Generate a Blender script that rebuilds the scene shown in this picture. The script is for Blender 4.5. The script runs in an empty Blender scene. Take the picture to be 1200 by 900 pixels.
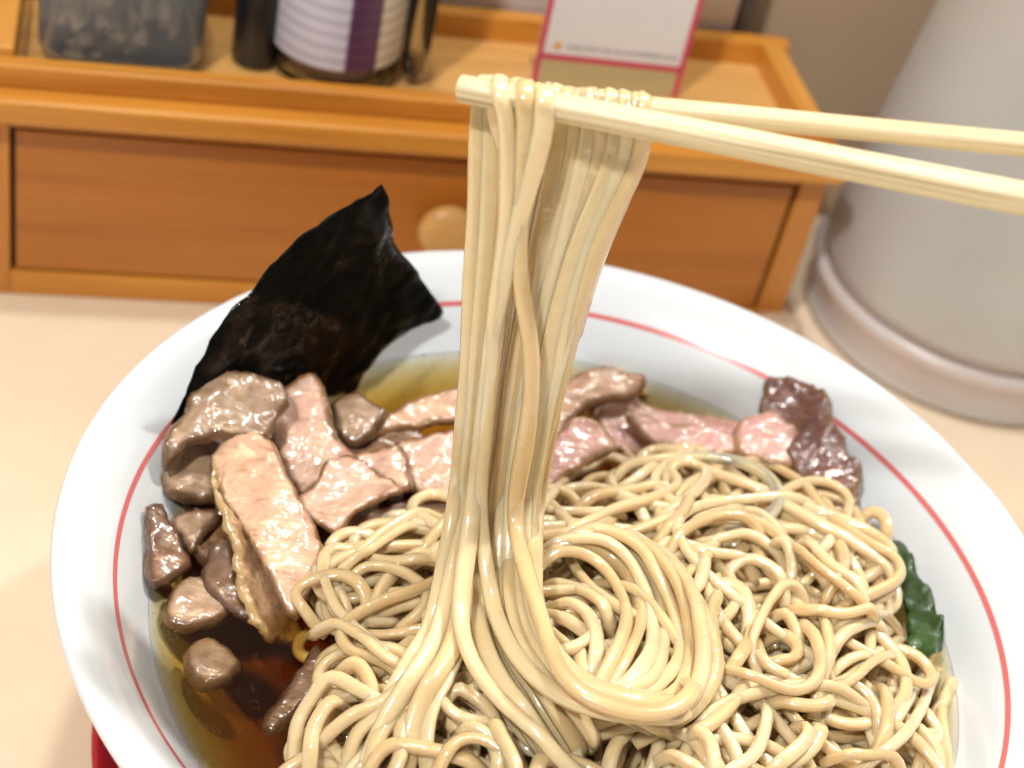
import bpy, bmesh, math, random
import numpy as np
from mathutils import Vector, Matrix, geometry, noise
random.seed(7); np.random.seed(7)
S = 0.01                                  # everything below is written in centimetres
scene = bpy.context.scene
COL = scene.collection

# ------------------------------------------------------------------ camera
FPX, PIT, ROL, CAMZ = 1952.5, 0.6711, 0.2366, 32.923
BX, BY = 2.297, 26.341                    # bowl axis
fw = np.array([0, math.cos(PIT), -math.sin(PIT)]); rt0 = np.array([1., 0, 0]); up0 = np.cross(rt0, fw)
cr, sr = math.cos(ROL), math.sin(ROL)
rt = cr*rt0 + sr*up0; up = -sr*rt0 + cr*up0
CP = np.array([0, 0, CAMZ])
def ray(px, py): return fw + (px-600)/FPX*rt - (py-450)/FPX*up
def U(px, py, z):                         # photograph point on the level z
    d = ray(px, py); return CP + d*(z-CAMZ)/d[2]
def UY(px, py, y):                        # photograph point on the upright plane y
    d = ray(px, py); return CP + d*y/d[1]
cam_d = bpy.data.cameras.new('camera'); cam = bpy.data.objects.new('camera', cam_d); COL.objects.link(cam)
M = Matrix(((rt[0], up[0], -fw[0], 0), (rt[1], up[1], -fw[1], 0), (rt[2], up[2], -fw[2], CAMZ*S), (0, 0, 0, 1)))
cam.matrix_world = M
cam_d.sensor_width = 36; cam_d.sensor_fit = 'HORIZONTAL'; cam_d.lens = FPX/1200*36
cam_d.clip_start = 0.02; cam_d.clip_end = 20
cam_d.dof.use_dof = True; cam_d.dof.focus_distance = 0.33; cam_d.dof.aperture_fstop = 14.5
scene.camera = cam

# ------------------------------------------------------------------ room light
w = bpy.data.worlds.new('World'); scene.world = w; w.use_nodes = True
bg = w.node_tree.nodes['Background']; bg.inputs[1].default_value = 0.34
_t = w.node_tree; _c = _t.nodes.new('ShaderNodeTexCoord'); _s = _t.nodes.new('ShaderNodeSeparateXYZ'); _r = _t.nodes.new('ShaderNodeValToRGB')
_t.links.new(_c.outputs['Generated'], _s.inputs[0]); _t.links.new(_s.outputs[2], _r.inputs[0]); _t.links.new(_r.outputs[0], bg.inputs[0])
_r.color_ramp.elements[0].position = 0.0; _r.color_ramp.elements[0].color = (.55, .46, .38, 1); _r.color_ramp.elements[1].position = .8; _r.color_ramp.elements[1].color = (1.05, 1.0, .95, 1)
def lamp(name, loc, tgt, size, power, col=(1, .95, .88)):
    d = bpy.data.lights.new(name, 'AREA'); d.shape = 'DISK'; d.size = size*S; d.energy = power; d.color = col
    o = bpy.data.objects.new(name, d); COL.objects.link(o); o.location = Vector(loc)*S
    o.rotation_euler = (Vector(tgt)-Vector(loc)).to_track_quat('-Z', 'Y').to_euler()
lamp('ceiling_lamp', (48, 78, 120), (2, 28, 6), 12, 28, (1, .965, .91))
lamp('ceiling_lamp', (-12, 44, 150), (0, 30, 6), 11, 9, (1, .97, .92))
lamp('ceiling_lamp', (-55, 70, 130), (0, 30, 6), 9, 4, (1, .96, .90))
lamp('ceiling_lamp', (18, 145, 105), (2, 28, 6), 11, 9, (.97, .98, 1))
lamp('ceiling_lamp', (-28, 135, 110), (2, 28, 6), 10, 8, (1, .97, .92))
lamp('ceiling_lamp', (-35, -45, 120), (0, 40, 6), 9, 15, (1, .97, .94))
vs = scene.view_settings; vs.view_transform = 'Standard'; vs.look = 'None'; vs.exposure = -0.12; vs.gamma = 1
scene.cycles.use_adaptive_sampling = True; scene.cycles.adaptive_threshold = .025; scene.cycles.max_bounces = 7; scene.cycles.transparent_max_bounces = 16; scene.cycles.transmission_bounces = 6; scene.cycles.diffuse_bounces = 3; scene.cycles.sample_clamp_indirect = 6
scene.cycles.volume_bounces = 0; scene.cycles.use_denoising = True

# ------------------------------------------------------------------ material helpers
class N:
    def __init__(s, name):
        s.m = bpy.data.materials.new(name); s.m.use_nodes = True; s.t = s.m.node_tree
        s.b = s.t.nodes['Principled BSDF']; s.out = s.t.nodes['Material Output']
    def n(s, k, **kw):
        x = s.t.nodes.new(k)
        for a, v in kw.items():
            if a.startswith('i_'):
                key = a[2:]; key = int(key) if key.isdigit() else key.replace('_', ' ')
                s.set(x, key, v)
            else: setattr(x, a, v)
        return x
    def set(s, x, key, v):
        sock = x.inputs[key]
        if isinstance(v, bpy.types.NodeSocket): s.t.links.new(v, sock)
        elif isinstance(v, bpy.types.Node): s.t.links.new(v.outputs[0], sock)
        else:
            if isinstance(v, tuple) and len(v) == 3 and sock.type == 'RGBA': v = v+(1,)
            sock.default_value = v
    def p(s, **kw):
        for a, v in kw.items(): s.set(s.b, a.replace('_', ' '), v)
        return s
    def coords(s, scale=(1, 1, 1), kind='Object'):
        c = s.n('ShaderNodeTexCoord'); mp = s.n('ShaderNodeMapping'); s.t.links.new(c.outputs[kind], mp.inputs[0]); mp.inputs['Scale'].default_value = scale
        return mp
    def noise(s, scale, detail=4, rough=.6, vec=None, stretch=(1, 1, 1), dist=0):
        x = s.n('ShaderNodeTexNoise'); x.inputs['Scale'].default_value = scale; x.inputs['Detail'].default_value = detail
        x.inputs['Roughness'].default_value = rough; x.inputs['Distortion'].default_value = dist
        s.t.links.new((vec or s.coords(stretch)).outputs[0], x.inputs['Vector']); return x
    def ramp(s, f, stops):
        r = s.n('ShaderNodeValToRGB'); s.set(r, 0, f); e = r.color_ramp.elements
        while len(e) < len(stops): e.new(0.5)
        for k, (pos, c) in enumerate(stops): e[k].position = pos; e[k].color = tuple(c)+(1,) if len(c) == 3 else c
        return r
    def mix(s, f, a, b, mode='MIX'):
        x = s.n('ShaderNodeMix'); x.data_type = 'RGBA'; x.blend_type = mode
        s.set(x, 0, f); s.set(x, 6, a); s.set(x, 7, b); return x.outputs[2]
    def bump(s, h, strength=.3, dist=.001, normal=None):
        x = s.n('ShaderNodeBump'); x.inputs['Strength'].default_value = strength; x.inputs['Distance'].default_value = dist
        s.set(x, 'Height', h)
        if normal: s.t.links.new(normal.outputs[0], x.inputs['Normal'])
        s.t.links.new(x.outputs[0], s.b.inputs['Normal']); return x

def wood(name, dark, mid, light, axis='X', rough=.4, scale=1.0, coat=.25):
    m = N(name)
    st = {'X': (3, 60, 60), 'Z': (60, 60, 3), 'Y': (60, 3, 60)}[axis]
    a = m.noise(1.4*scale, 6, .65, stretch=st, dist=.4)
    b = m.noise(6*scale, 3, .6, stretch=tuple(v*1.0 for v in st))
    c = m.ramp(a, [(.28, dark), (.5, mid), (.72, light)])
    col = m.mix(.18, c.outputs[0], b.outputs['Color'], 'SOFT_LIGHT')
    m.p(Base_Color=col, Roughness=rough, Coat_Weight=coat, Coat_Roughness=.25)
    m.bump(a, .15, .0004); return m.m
MAT = {}
MAT['wood_x'] = wood('honey_wood', (.40, .13, .012), (.60, .24, .028), (.74, .34, .05), 'X')
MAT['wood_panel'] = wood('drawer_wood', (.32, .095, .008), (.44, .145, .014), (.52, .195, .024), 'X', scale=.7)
MAT['wood_y'] = wood('honey_wood_side', (.46, .17, .02), (.64, .28, .045), (.76, .38, .075), 'Y')
MAT['wood_z'] = wood('honey_wood_upright', (.42, .14, .018), (.58, .23, .035), (.68, .30, .055), 'Z')
MAT['wood_floor'] = wood('pale_honey_wood', (.50, .25, .06), (.66, .36, .11), (.72, .42, .15), 'X')
MAT['wood_gap_shade'] = wood('gap_shade_wood', (.03, .012, .004), (.05, .02, .006), (.07, .03, .01), 'X')  # shade of the drawer gap put into a near-black wood tone
def chop():
    m = N('pale_chopstick_wood')
    a = m.noise(2.2, 4, .7, stretch=(6, 420, 420), dist=.1)
    b = m.noise(1.2, 3, .6, stretch=(14, 1300, 1300))
    c = m.ramp(a, [(.3, (.48, .36, .18)), (.5, (.70, .60, .37)), (.7, (.80, .73, .53))])
    f = m.ramp(b, [(.34, (.45, .31, .14)), (.50, (1, 1, 1))])
    col = m.mix(.55, c.outputs[0], f.outputs[0], 'MULTIPLY')
    m.p(Base_Color=col, Roughness=.45, Subsurface_Weight=.08, Subsurface_Scale=.002)
    m.bump(b, .5, .00025); return m.m
MAT['chop'] = chop()
def chop_end():
    m = N('chopstick_end_grain'); a = m.noise(900, 3, .6)
    m.p(Base_Color=m.ramp(a, [(.3, (.42, .26, .12)), (.7, (.72, .55, .32))]).outputs[0], Roughness=.7); return m.m
MAT['chop_end'] = chop_end()
def porcelain():
    m = N('white_porcelain'); a = m.noise(30, 3, .5)
    m.p(Base_Color=m.ramp(a, [(.3, (.68, .725, .75)), (.7, (.72, .76, .78))]).outputs[0], Roughness=.22, Coat_Weight=.7, Coat_Roughness=.08, Subsurface_Weight=.05, Subsurface_Scale=.004)
    m.bump(m.noise(90, 3, .5), .05, .0006); return m.m
MAT['porcelain'] = porcelain()
MAT['ring'] = N('red_ring_glaze').p(Base_Color=(.62, .15, .15), Roughness=.25, Coat_Weight=.5, Coat_Roughness=.1).m
def simple(name, c, r=.4, var=.12, sc=60, **kw):
    m = N(name); a = m.noise(sc, 4, .6)
    lo = tuple(max(0, x*(1-var)) for x in c); hi = tuple(min(1, x*(1+var)) for x in c)
    m.p(Base_Color=m.ramp(a, [(.3, lo), (.7, hi)]).outputs[0], Roughness=r, **kw); m.bump(a, .06, .0004); return m.m
MAT['red'] = simple('red_lacquer', (.42, .008, .022), .22, .1, 20, Coat_Weight=.6, Coat_Roughness=.08)
MAT['table'] = simple('cream_laminate', (.80, .66, .48), .38, .03, 40)
MAT['wall'] = simple('beige_wall', (.50, .37, .25), .7, .06, 15)
def noodle(name, tint, bs=.25, fs=1.0):
    m = N(name); oi = m.n('ShaderNodeObjectInfo')
    a = m.noise(160, 4, .6)
    base = m.ramp(oi.outputs['Random'], [(0, (.63*tint[0], .46*tint[1], .235*tint[2])), (.5, (.70*tint[0], .54*tint[1], .31*tint[2])), (1, (.76*tint[0], .62*tint[1], .39*tint[2]))])
    col = m.mix(.22, base.outputs[0], m.ramp(a, [(.3, (.75, .62, .42)), (.65, (1, 1, 1))]).outputs[0], 'MULTIPLY')
    big = m.noise(28, 3, .5)
    rr = m.n('ShaderNodeMapRange'); m.set(rr, 0, big); rr.inputs[1].default_value = .35; rr.inputs[2].default_value = .65; rr.inputs[3].default_value = .2; rr.inputs[4].default_value = .42
    m.p(Base_Color=col, Roughness=rr.outputs[0], Subsurface_Weight=.65, Subsurface_Radius=(1, .7, .35), Subsurface_Scale=.0038,
        Coat_Weight=1.0, Coat_Roughness=.08, IOR=1.45, Coat_IOR=1.7)
    f = m.noise(520, 1, .5); g = m.noise(110, 2, .5)
    b1 = m.bump(g, bs, .0008); b2 = m.n('ShaderNodeBump'); b2.inputs['Strength'].default_value = .6*fs; b2.inputs['Distance'].default_value = .0005
    m.set(b2, 'Height', f); m.t.links.new(b1.outputs[0], b2.inputs['Normal']); b3 = m.n('ShaderNodeBump'); b3.inputs['Strength'].default_value = .35*fs; b3.inputs['Distance'].default_value = .0005; m.set(b3, 'Height', f); m.t.links.new(b1.outputs[0], b3.inputs['Normal'])
    m.t.links.new(b3.outputs[0], m.b.inputs['Normal']); m.t.links.new(b2.outputs[0], m.b.inputs['Coat Normal'])
    return m.m
MAT['noodle'] = noodle('wet_noodle', (1, 1, 1)); MAT['noodle_hang'] = noodle('lifted_noodle', (1.05, 1.07, 1.07), .06, .3)
def meat(name, a, b, rim, wet=.7, scale=1.0):
    """a/b: flesh colours, rim: darker seared or skin edge (attribute "rim")"""
    m = N(name); at = m.n('ShaderNodeAttribute'); at.attribute_name = 'rim'
    n1 = m.noise(48*scale, 5, .6, dist=.8); n2 = m.noise(480, 4, .65)
    flesh = m.ramp(n1, [(.34, a), (.62, b)])
    fleck = m.ramp(n2, [(.32, tuple(x*.72 for x in b)), (.5, (1, 1, 1))])
    n3 = m.noise(80*scale, 5, .7, stretch=(1, 2.8, 1), dist=.7); fat = m.ramp(n3, [(.56, (0, 0, 0)), (.64, (1, 1, 1))])
    flesh2 = m.mix(fat.outputs[0], flesh.outputs[0], tuple(min(1, x*1.25+.03) for x in b))
    dk = m.ramp(n3, [(.28, (.50, .36, .26)), (.47, (1, 1, 1))]); flesh3 = m.mix(.85, flesh2, dk.outputs[0], 'MULTIPLY')
    fl = m.mix(.3, flesh3, fleck.outputs[0], 'MULTIPLY')
    e = m.n('ShaderNodeMath', operation='ADD'); m.set(e, 0, at.outputs['Fac']); sc = m.n('ShaderNodeMath', operation='MULTIPLY_ADD'); m.set(sc, 0, n1.outputs[0]); sc.inputs[1].default_value = 1.1; sc.inputs[2].default_value = -.55
    m.t.links.new(sc.outputs[0], e.inputs[1])
    er = m.ramp(e, [(.25, (0, 0, 0)), (.65, (1, 1, 1))])
    col = m.mix(er.outputs[0], fl, rim)
    m.p(Base_Color=col, Roughness=.36, Subsurface_Weight=.4, Subsurface_Radius=(1, .4, .25), Subsurface_Scale=.0025, Coat_Weight=.85, Coat_Roughness=.13, Coat_IOR=1.5)
    fib = m.noise(110, 3, .5, stretch=(1, 3.2, 1), dist=.5)
    b1 = m.bump(fib, .5, .0012); b2 = m.n('ShaderNodeBump'); b2.inputs['Strength'].default_value = .7; b2.inputs['Distance'].default_value = .0007
    wetn = m.noise(430, 1, .5); wm = m.ramp(m.noise(75, 3, .6), [(.47, (.12, .12, .12)), (.64, (1, 1, 1))]); wh = m.n('ShaderNodeMath', operation='MULTIPLY'); m.set(wh, 0, wetn); m.set(wh, 1, wm.outputs[0]); m.set(b2, 'Height', wh); m.t.links.new(b1.outputs[0], b2.inputs['Normal']); m.t.links.new(b2.outputs[0], m.b.inputs['Normal']); m.t.links.new(b2.outputs[0], m.b.inputs['Coat Normal'])
    return m.m
MAT['peach'] = meat('peach_meat', (.64, .36, .25), (.68, .48, .30), (.26, .13, .05))
MAT['pink'] = meat('pink_meat', (.68, .40, .31), (.62, .44, .30), (.25, .125, .05))
MAT['rose'] = meat('rose_meat', (.70, .35, .33), (.66, .44, .36), (.40, .23, .13))
MAT['grey'] = meat('grey_brown_meat', (.29, .18, .11), (.52, .365, .235), (.15, .075, .03))
MAT['brown'] = meat('brown_meat', (.15, .075, .04), (.32, .185, .105), (.10, .045, .02))
MAT['dark'] = meat('seared_meat', (.085, .026, .02), (.20, .08, .055), (.15, .07, .025), wet=.9)
MAT['skin'] = meat('meat_skin', (.32, .17, .09), (.52, .33, .18), (.46, .31, .13))
def nori():
    m = N('black_green_seaweed'); a = m.noise(130, 6, .7, dist=.5); b = m.noise(420, 4, .6); g = m.noise(22, 3, .5)
    wet = m.ramp(g, [(.45, (.55, .55, .55)), (.56, (.16, .16, .16))])
    col = m.ramp(a, [(.3, (.0012, .002, .002)), (.55, (.0025, .004, .0035)), (.8, (.005, .007, .005))])
    m.p(Base_Color=col.outputs[0], Roughness=.5, Coat_Roughness=.1, Specular_IOR_Level=.06)
    wn = m.noise(300, 1, .5); wmk = m.ramp(m.noise(45, 3, .6), [(.48, (0, 0, 0)), (.58, (.5, .5, .5))]); wh = m.n('ShaderNodeMath', operation='MULTIPLY'); m.set(wh, 0, wn); m.set(wh, 1, wmk.outputs[0])
    b1 = m.bump(m.noise(130, 3, .55, dist=.5), .6, .0008); b2 = m.n('ShaderNodeBump'); b2.inputs['Strength'].default_value = .9; b2.inputs['Distance'].default_value = .0010
    m.set(b2, 'Height', wh); m.t.links.new(b1.outputs[0], b2.inputs['Normal']); m.t.links.new(b1.outputs[0], m.b.inputs['Normal']); m.t.links.new(b2.outputs[0], m.b.inputs['Coat Normal'])
    m.t.links.new(wmk.outputs[0], m.b.inputs['Coat Weight'])
    return m.m
MAT['nori'] = nori()
def leaf():
    m = N('dark_green_leaf'); a = m.noise(60, 5, .6, stretch=(1, 1, 1), dist=.8)
    m.p(Base_Color=m.ramp(a, [(.3, (.007, .022, .004)), (.55, (.018, .055, .008)), (.8, (.04, .11, .014))]).outputs[0], Roughness=.4, Coat_Weight=.25, Coat_Roughness=.1)
    m.bump(m.noise(240, 4, .6, dist=.6), .6, .0008); return m.m
MAT['leaf'] = leaf()
def soup():
    m = N('amber_broth'); t = m.t
    t.nodes.remove(m.b)
    tr = m.n('ShaderNodeBsdfTransparent'); gl = m.n('ShaderNodeBsdfGlossy'); gl.inputs['Roughness'].default_value = .04
    fr = m.n('ShaderNodeFresnel'); fr.inputs[0].default_value = 1.4
    mp = m.noise(70, 3, .5); bp = m.n('ShaderNodeBump'); bp.inputs['Strength'].default_value = .12; bp.inputs['Distance'].default_value = .0008; m.set(bp, 'Height', mp)
    t.links.new(bp.outputs[0], gl.inputs['Normal']); t.links.new(bp.outputs[0], fr.inputs['Normal'])
    mx = m.n('ShaderNodeMixShader'); t.links.new(fr.outputs[0], mx.inputs[0]); t.links.new(tr.outputs[0], mx.inputs[1]); t.links.new(gl.outputs[0], mx.inputs[2])
    t.links.new(mx.outputs[0], m.out.inputs['Surface'])
    ab = m.n('ShaderNodeVolumeAbsorption'); ab.inputs['Color'].default_value = (.862, .66, .0, 1); ab.inputs['Density'].default_value = 126
    t.links.new(ab.outputs[0], m.out.inputs['Volume'])
    return m.m
MAT['soup'] = soup()
def oil():
    m = N('clear_oil'); t = m.t; t.nodes.remove(m.b)
    tr = m.n('ShaderNodeBsdfTransparent'); tr.inputs[0].default_value = (1, .95, .80, 1)
    gl = m.n('ShaderNodeBsdfGlossy'); gl.inputs['Roughness'].default_value = .05
    fr = m.n('ShaderNodeFresnel'); fr.inputs[0].default_value = 1.55
    mx = m.n('ShaderNodeMixShader'); t.links.new(fr.outputs[0], mx.inputs[0]); t.links.new(tr.outputs[0], mx.inputs[1]); t.links.new(gl.outputs[0], mx.inputs[2])
    t.links.new(mx.outputs[0], m.out.inputs['Surface']); return m.m
MAT['oil'] = oil()

# ------------------------------------------------------------------ mesh helpers
def link(name, me, mat, parent=None, loc=(0, 0, 0)):
    o = bpy.data.objects.new(name, me); COL.objects.link(o)
    if mat and not me.materials: me.materials.append(mat)
    o.location = Vector(loc)*S
    if parent: o.parent = parent
    return o
def tag(o, label=None, cat=None, group=None, kind=None):
    if label: o['label'] = label
    if cat: o['category'] = cat
    if group: o['group'] = group
    if kind: o['kind'] = kind
    return o
def thing(name, label, cat, loc=(0, 0, 0), rz=0, group=None):
    o = bpy.data.objects.new(name, None); COL.objects.link(o); o.location = Vector(loc)*S; o.rotation_euler = (0, 0, rz)
    o.empty_display_size = .02
    return tag(o, label, cat, group)
def mesh(name, V, F, smooth=True):
    me = bpy.data.meshes.new(name); me.from_pydata([tuple(S*c for c in v) for v in V], [], F); me.update()
    if smooth: me.polygons.foreach_set('use_smooth', [True]*len(me.polygons))
    return me
def box_me(name, x0, x1, y0, y1, z0, z1, bev=.06, seg=2):
    bm = bmesh.new(); bmesh.ops.create_cube(bm, size=1)
    for v in bm.verts: v.co = Vector(((x0+x1)/2+v.co.x*(x1-x0), (y0+y1)/2+v.co.y*(y1-y0), (z0+z1)/2+v.co.z*(z1-z0)))*S
    if bev: bmesh.ops.bevel(bm, geom=bm.edges[:], offset=bev*S, segments=seg, affect='EDGES', profile=.5)
    me = bpy.data.meshes.new(name); bm.to_mesh(me); bm.free()
    me.polygons.foreach_set('use_smooth', [False]*len(me.polygons)); return me
def lathe(name, prof, n=96, close=False):
    V, F = [], []
    k = len(prof)
    for i in range(n):
        a = 2*math.pi*i/n
        for r, z in prof: V.append((r*math.cos(a), r*math.sin(a), z))
    for i in range(n):
        j = (i+1) % n
        for q in range(k if close else k-1):
            q2 = (q+1) % k
            F.append((i*k+q, j*k+q, j*k+q2, i*k+q2))
    me = mesh(name, V, F)
    bm = bmesh.new(); bm.from_mesh(me); bmesh.ops.remove_doubles(bm, verts=bm.verts, dist=1e-6); bmesh.ops.recalc_face_normals(bm, faces=bm.faces); bm.to_mesh(me); bm.free()
    me.polygons.foreach_set('use_smooth', [True]*len(me.polygons)); return me
def catmull(P, step):
    P = np.asarray(P, float)
    if len(P) == 2: P = np.array([P[0], (P[0]+P[1])/2, P[1]])
    Q = np.vstack([2*P[0]-P[1], P, 2*P[-1]-P[-2]]); out = []
    for i in range(1, len(Q)-2):
        p0, p1, p2, p3 = Q[i-1:i+3]; L = np.linalg.norm(p2-p1); n = max(2, int(L/step))
        for t in np.arange(n)/n:
            out.append(.5*((2*p1)+(p2-p0)*t+(2*p0-5*p1+4*p2-p3)*t*t+(3*p1-p0-3*p2+p3)*t**3))
    out.append(P[-1]); out = np.array(out)
    s = np.r_[0, np.cumsum(np.linalg.norm(np.diff(out, axis=0), axis=1))]; m = max(3, int(s[-1]/step)+1)
    g = np.linspace(0, s[-1], m)
    return np.stack([np.interp(g, s, out[:, k]) for k in range(out.shape[1])], 1)
def smooth1(a, sig):
    r = int(sig*3)+1; k = np.exp(-.5*(np.arange(-r, r+1)/sig)**2); k /= k.sum()
    return np.convolve(np.pad(a, r, mode='edge'), k, mode='valid')
def sweep(name, P, wd=.31, th=.30, twist=.25, ns=10, seed=0, base=None):
    """strand of boiled noodle: rounded-rectangle section, slowly turning, slightly uneven"""
    P = np.asarray(P); n = len(P); rs = np.random.RandomState(seed)
    T = np.gradient(P, axis=0); T /= np.linalg.norm(T, axis=1)[:, None]+1e-9
    up_ = np.array([0, 0, 1.]) if abs(T[0][2]) < .9 else np.array([0, -1., 0])
    a = up_-T[0]*np.dot(up_, T[0]); a /= np.linalg.norm(a); A = [a]
    for i in range(1, n):
        a = A[-1]-T[i]*np.dot(A[-1], T[i]); a /= np.linalg.norm(a)+1e-9; A.append(a)
    A = np.array(A); B = np.cross(T, A)
    s = np.arange(n); ph = rs.rand()*6.28
    tw = (ph*.25 if base is None else base)+twist*np.sin(s*.018+ph)*2.2+twist*.5*np.sin(s*.051+ph*2)
    wv = wd*(1+.07*np.sin(s*.09+ph)+.05*np.sin(s*.23+ph*3)); tv = th*(1+.07*np.sin(s*.11+ph*2)+.04*np.sin(s*.31+ph))
    for k in range(3): f = (.86, .96, 1)[k]; wv[k] *= f; tv[k] *= f; wv[-1-k] *= f; tv[-1-k] *= f
    an = np.arange(ns)/ns*2*math.pi+math.pi/ns; e = .72
    cx = np.sign(np.cos(an))*np.abs(np.cos(an))**e*.5; cy = np.sign(np.sin(an))*np.abs(np.sin(an))**e*.5
    c, s_ = np.cos(tw)[:, None], np.sin(tw)[:, None]
    X = wv[:, None]*cx[None]; Y = tv[:, None]*cy[None]; X, Y = X*c-Y*s_, X*s_+Y*c
    V = (P[:, None, :]+B[:, None, :]*X[..., None]+A[:, None, :]*Y[..., None]).reshape(-1, 3)
    F = [(i*ns+k, i*ns+(k+1) % ns, (i+1)*ns+(k+1) % ns, (i+1)*ns+k) for i in range(n-1) for k in range(ns)]
    F.append(tuple(range(ns))[::-1]); F.append(tuple((n-1)*ns+k for k in range(ns)))
    return mesh(name, V, F)

# ------------------------------------------------------------------ the table and the wall
TH = .3078; ct, st_ = math.cos(TH), math.sin(TH); OX, OY = -15.7635, 39.9618
def L2W(u, v, z=0): return (OX+ct*u-st_*v, OY+st_*u+ct*v, z)
def sheet(name, V, mat, thick=None):
    me = mesh(name, V, [(0, 1, 2, 3)], False); return link(name, me, mat)
tb = link('table', box_me('table', -80, 90, -25, 110, -3, 0, .2), MAT['table']); tag(tb, kind='structure')
wl = thing('wall', None, None, L2W(0, 7.6), TH); tag(wl, kind='structure')
me = box_me('wall', -70, 100, 0, 4, 0.02, 90, .05); bpy.data.objects.remove(wl)
wl = link('wall', me, MAT['wall'], loc=L2W(0, 7.6)); wl.rotation_euler = (0, 0, TH); tag(wl, kind='structure')

# ------------------------------------------------------------------ bowl, ring, broth, red stand
ZR, ZS = 8.0, 6.1007
inner = [(0, 1.5), (2, 1.52), (4, 1.85), (5.6, 2.55), (7.0, 3.6), (8.1, 4.75), (8.75, 5.6), (9.093, 6.10), (9.45, 6.66), (9.8097, 7.152), (10.2, 7.55), (10.6, 7.86), (10.82, 7.97), (10.95, 8.0)]
_r = np.array([a for a, b in inner]); _z = np.array([b for a, b in inner])
def bowlz(r): return np.interp(r, _r, _z)
ip = catmull(np.array(inner), .25)
lip = [(11.05, 7.97), (11.10, 7.88), (11.06, 7.76), (10.9, 7.6), (10.5, 7.22), (9.9, 6.5), (9.2, 5.4), (8.4, 4.2), (7.2, 3.0), (5.8, 2.0), (4.6, 1.45), (4.5, 1.2), (4.45, .35), (4.2, .3), (4.1, .9), (3.5, 1.1), (0, 1.1)]
bowl = thing('ramen_bowl', 'wide white porcelain bowl of noodle soup with a thin red ring inside the rim', 'bowl', (BX, BY, .32))
bp_ = link('porcelain_body', lathe('porcelain_body', [(max(a, 0), b-.32) for a, b in ip]+[(a, b-.32) for a, b in lip], 160), MAT['porcelain'], bowl)
rp = []
for r in (9.765, 9.787, 9.81, 9.833, 9.855):
    z = float(np.interp(r, ip[:, 0], ip[:, 1]))-.32
    rp.append((r-.004, z+.006))
link('painted_ring', lathe('painted_ring', rp, 200), MAT['ring'], bowl)
# broth body: flat top with a small meniscus, underside a little inside the porcelain
sp = [(0, ZS), (4, ZS), (7, ZS), (8.85, ZS), (9.05, ZS+.004), (9.12, ZS+.006)]
und = [(r+.02, z-.03) for r, z in zip(ip[:, 0], ip[:, 1]) if z < ZS-.05][::-1]
und[-1] = (0, 1.47)
br = link('broth', lathe('broth', [(r, z) for r, z in sp]+und, 120), MAT['soup'], loc=(BX, BY, 0)); tag(br, 'clear amber brown broth filling the white bowl around meat and noodles', 'soup')
# red round stand
rs_ = lathe('red_saucer', [(0, .02), (8.3, .02), (9.3, .35), (9.95, 1.1), (10.15, 1.75), (10.12, 1.85), (10.0, 1.85), (9.75, 1.3), (9.1, .65), (8.2, .31), (0, .3)], 140)
o = link('red_saucer', rs_, MAT['red'], loc=(BX, BY, 0)); tag(o, 'glossy red round tray under the white bowl', 'tray')

# ------------------------------------------------------------------ bamboo drawer box
bx = thing('drawer_box', 'honey wood condiment box with a wide drawer and an open tray on top', 'box', L2W(0, 0), TH)
def bpart(name, a, mat, parent=bx, bev=.06): return link(name, box_me(name, *a, bev), MAT[mat], parent)
WR = 24.45
bpart('side_panel', (-.85, -.04, 0, 5.8, 0, 6.6), 'wood_z'); bpart('side_panel', (WR+.04, WR+.95, 0, 5.8, 0, 6.6), 'wood_z')
bpart('bottom_rail', (-.04, WR+.04, 0, .5, 0, .88), 'wood_x'); bpart('top_rail', (-.04, WR+.04, 0.02, .5, 6.04, 6.6), 'wood_x')
bpart('back_panel', (-.04, WR+.04, 5.3, 5.8, 0, 6.6), 'wood_x')
bpart('gap_shade_board', (-.04, WR+.04, .5, .9, .5, 6.2), 'wood_gap_shade')  # board added behind the drawer, its dark colour stands for shade in the seams
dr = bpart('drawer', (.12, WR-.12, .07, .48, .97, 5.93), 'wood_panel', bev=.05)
kb = lathe('knob', [(0, 0), (.55, 0), (.6, .2), (.85, .3), (.95, .5), (.93, .7), (.8, .85), (.5, .92), (0, .94)], 40)
k = link('knob', kb, MAT['wood_floor'], dr)
# knob axis towards the viewer (local -v)
tgt = None
d = ray(527, 283); nrm = np.array([-st_, ct, 0]); t = (nrm@np.array([OX, OY, 0])-1.0)/(d@nrm); Pk = CP+d*t
ku = ct*(Pk[0]-OX)+st_*(Pk[1]-OY)
k.rotation_euler = (math.radians(90), 0, 0); k.location = Vector((ku, 0.06, Pk[2]))*S
bpart('ledge_board', (-1.0, WR+1.1, -.8, 5.9, 6.62, 7.36), 'wood_x', bev=.12)
tr_ = bpart('tray_rail', (-.6, WR+.6, 0, .62, 7.365, 8.06), 'wood_x', bev=.08)
bpart('tray_rail', (-.6, WR+.6, 5.2, 5.82, 7.365, 8.3), 'wood_x', bev=.08)
bpart('tray_side', (-.6, .06, .63, 5.19, 7.365, 8.3), 'wood_y', bev=.08); bpart('tray_side', (WR-.45, WR+.28, .63, 5.19, 7.365, 8.3), 'wood_y', bev=.08)
bpart('tray_floor', (.07, WR-.46, .63, 5.19, 7.365, 7.44), 'wood_floor', bev=.01)
FZ = 7.445
def BW(u, v, z=FZ): return L2W(u, v, z)

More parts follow.
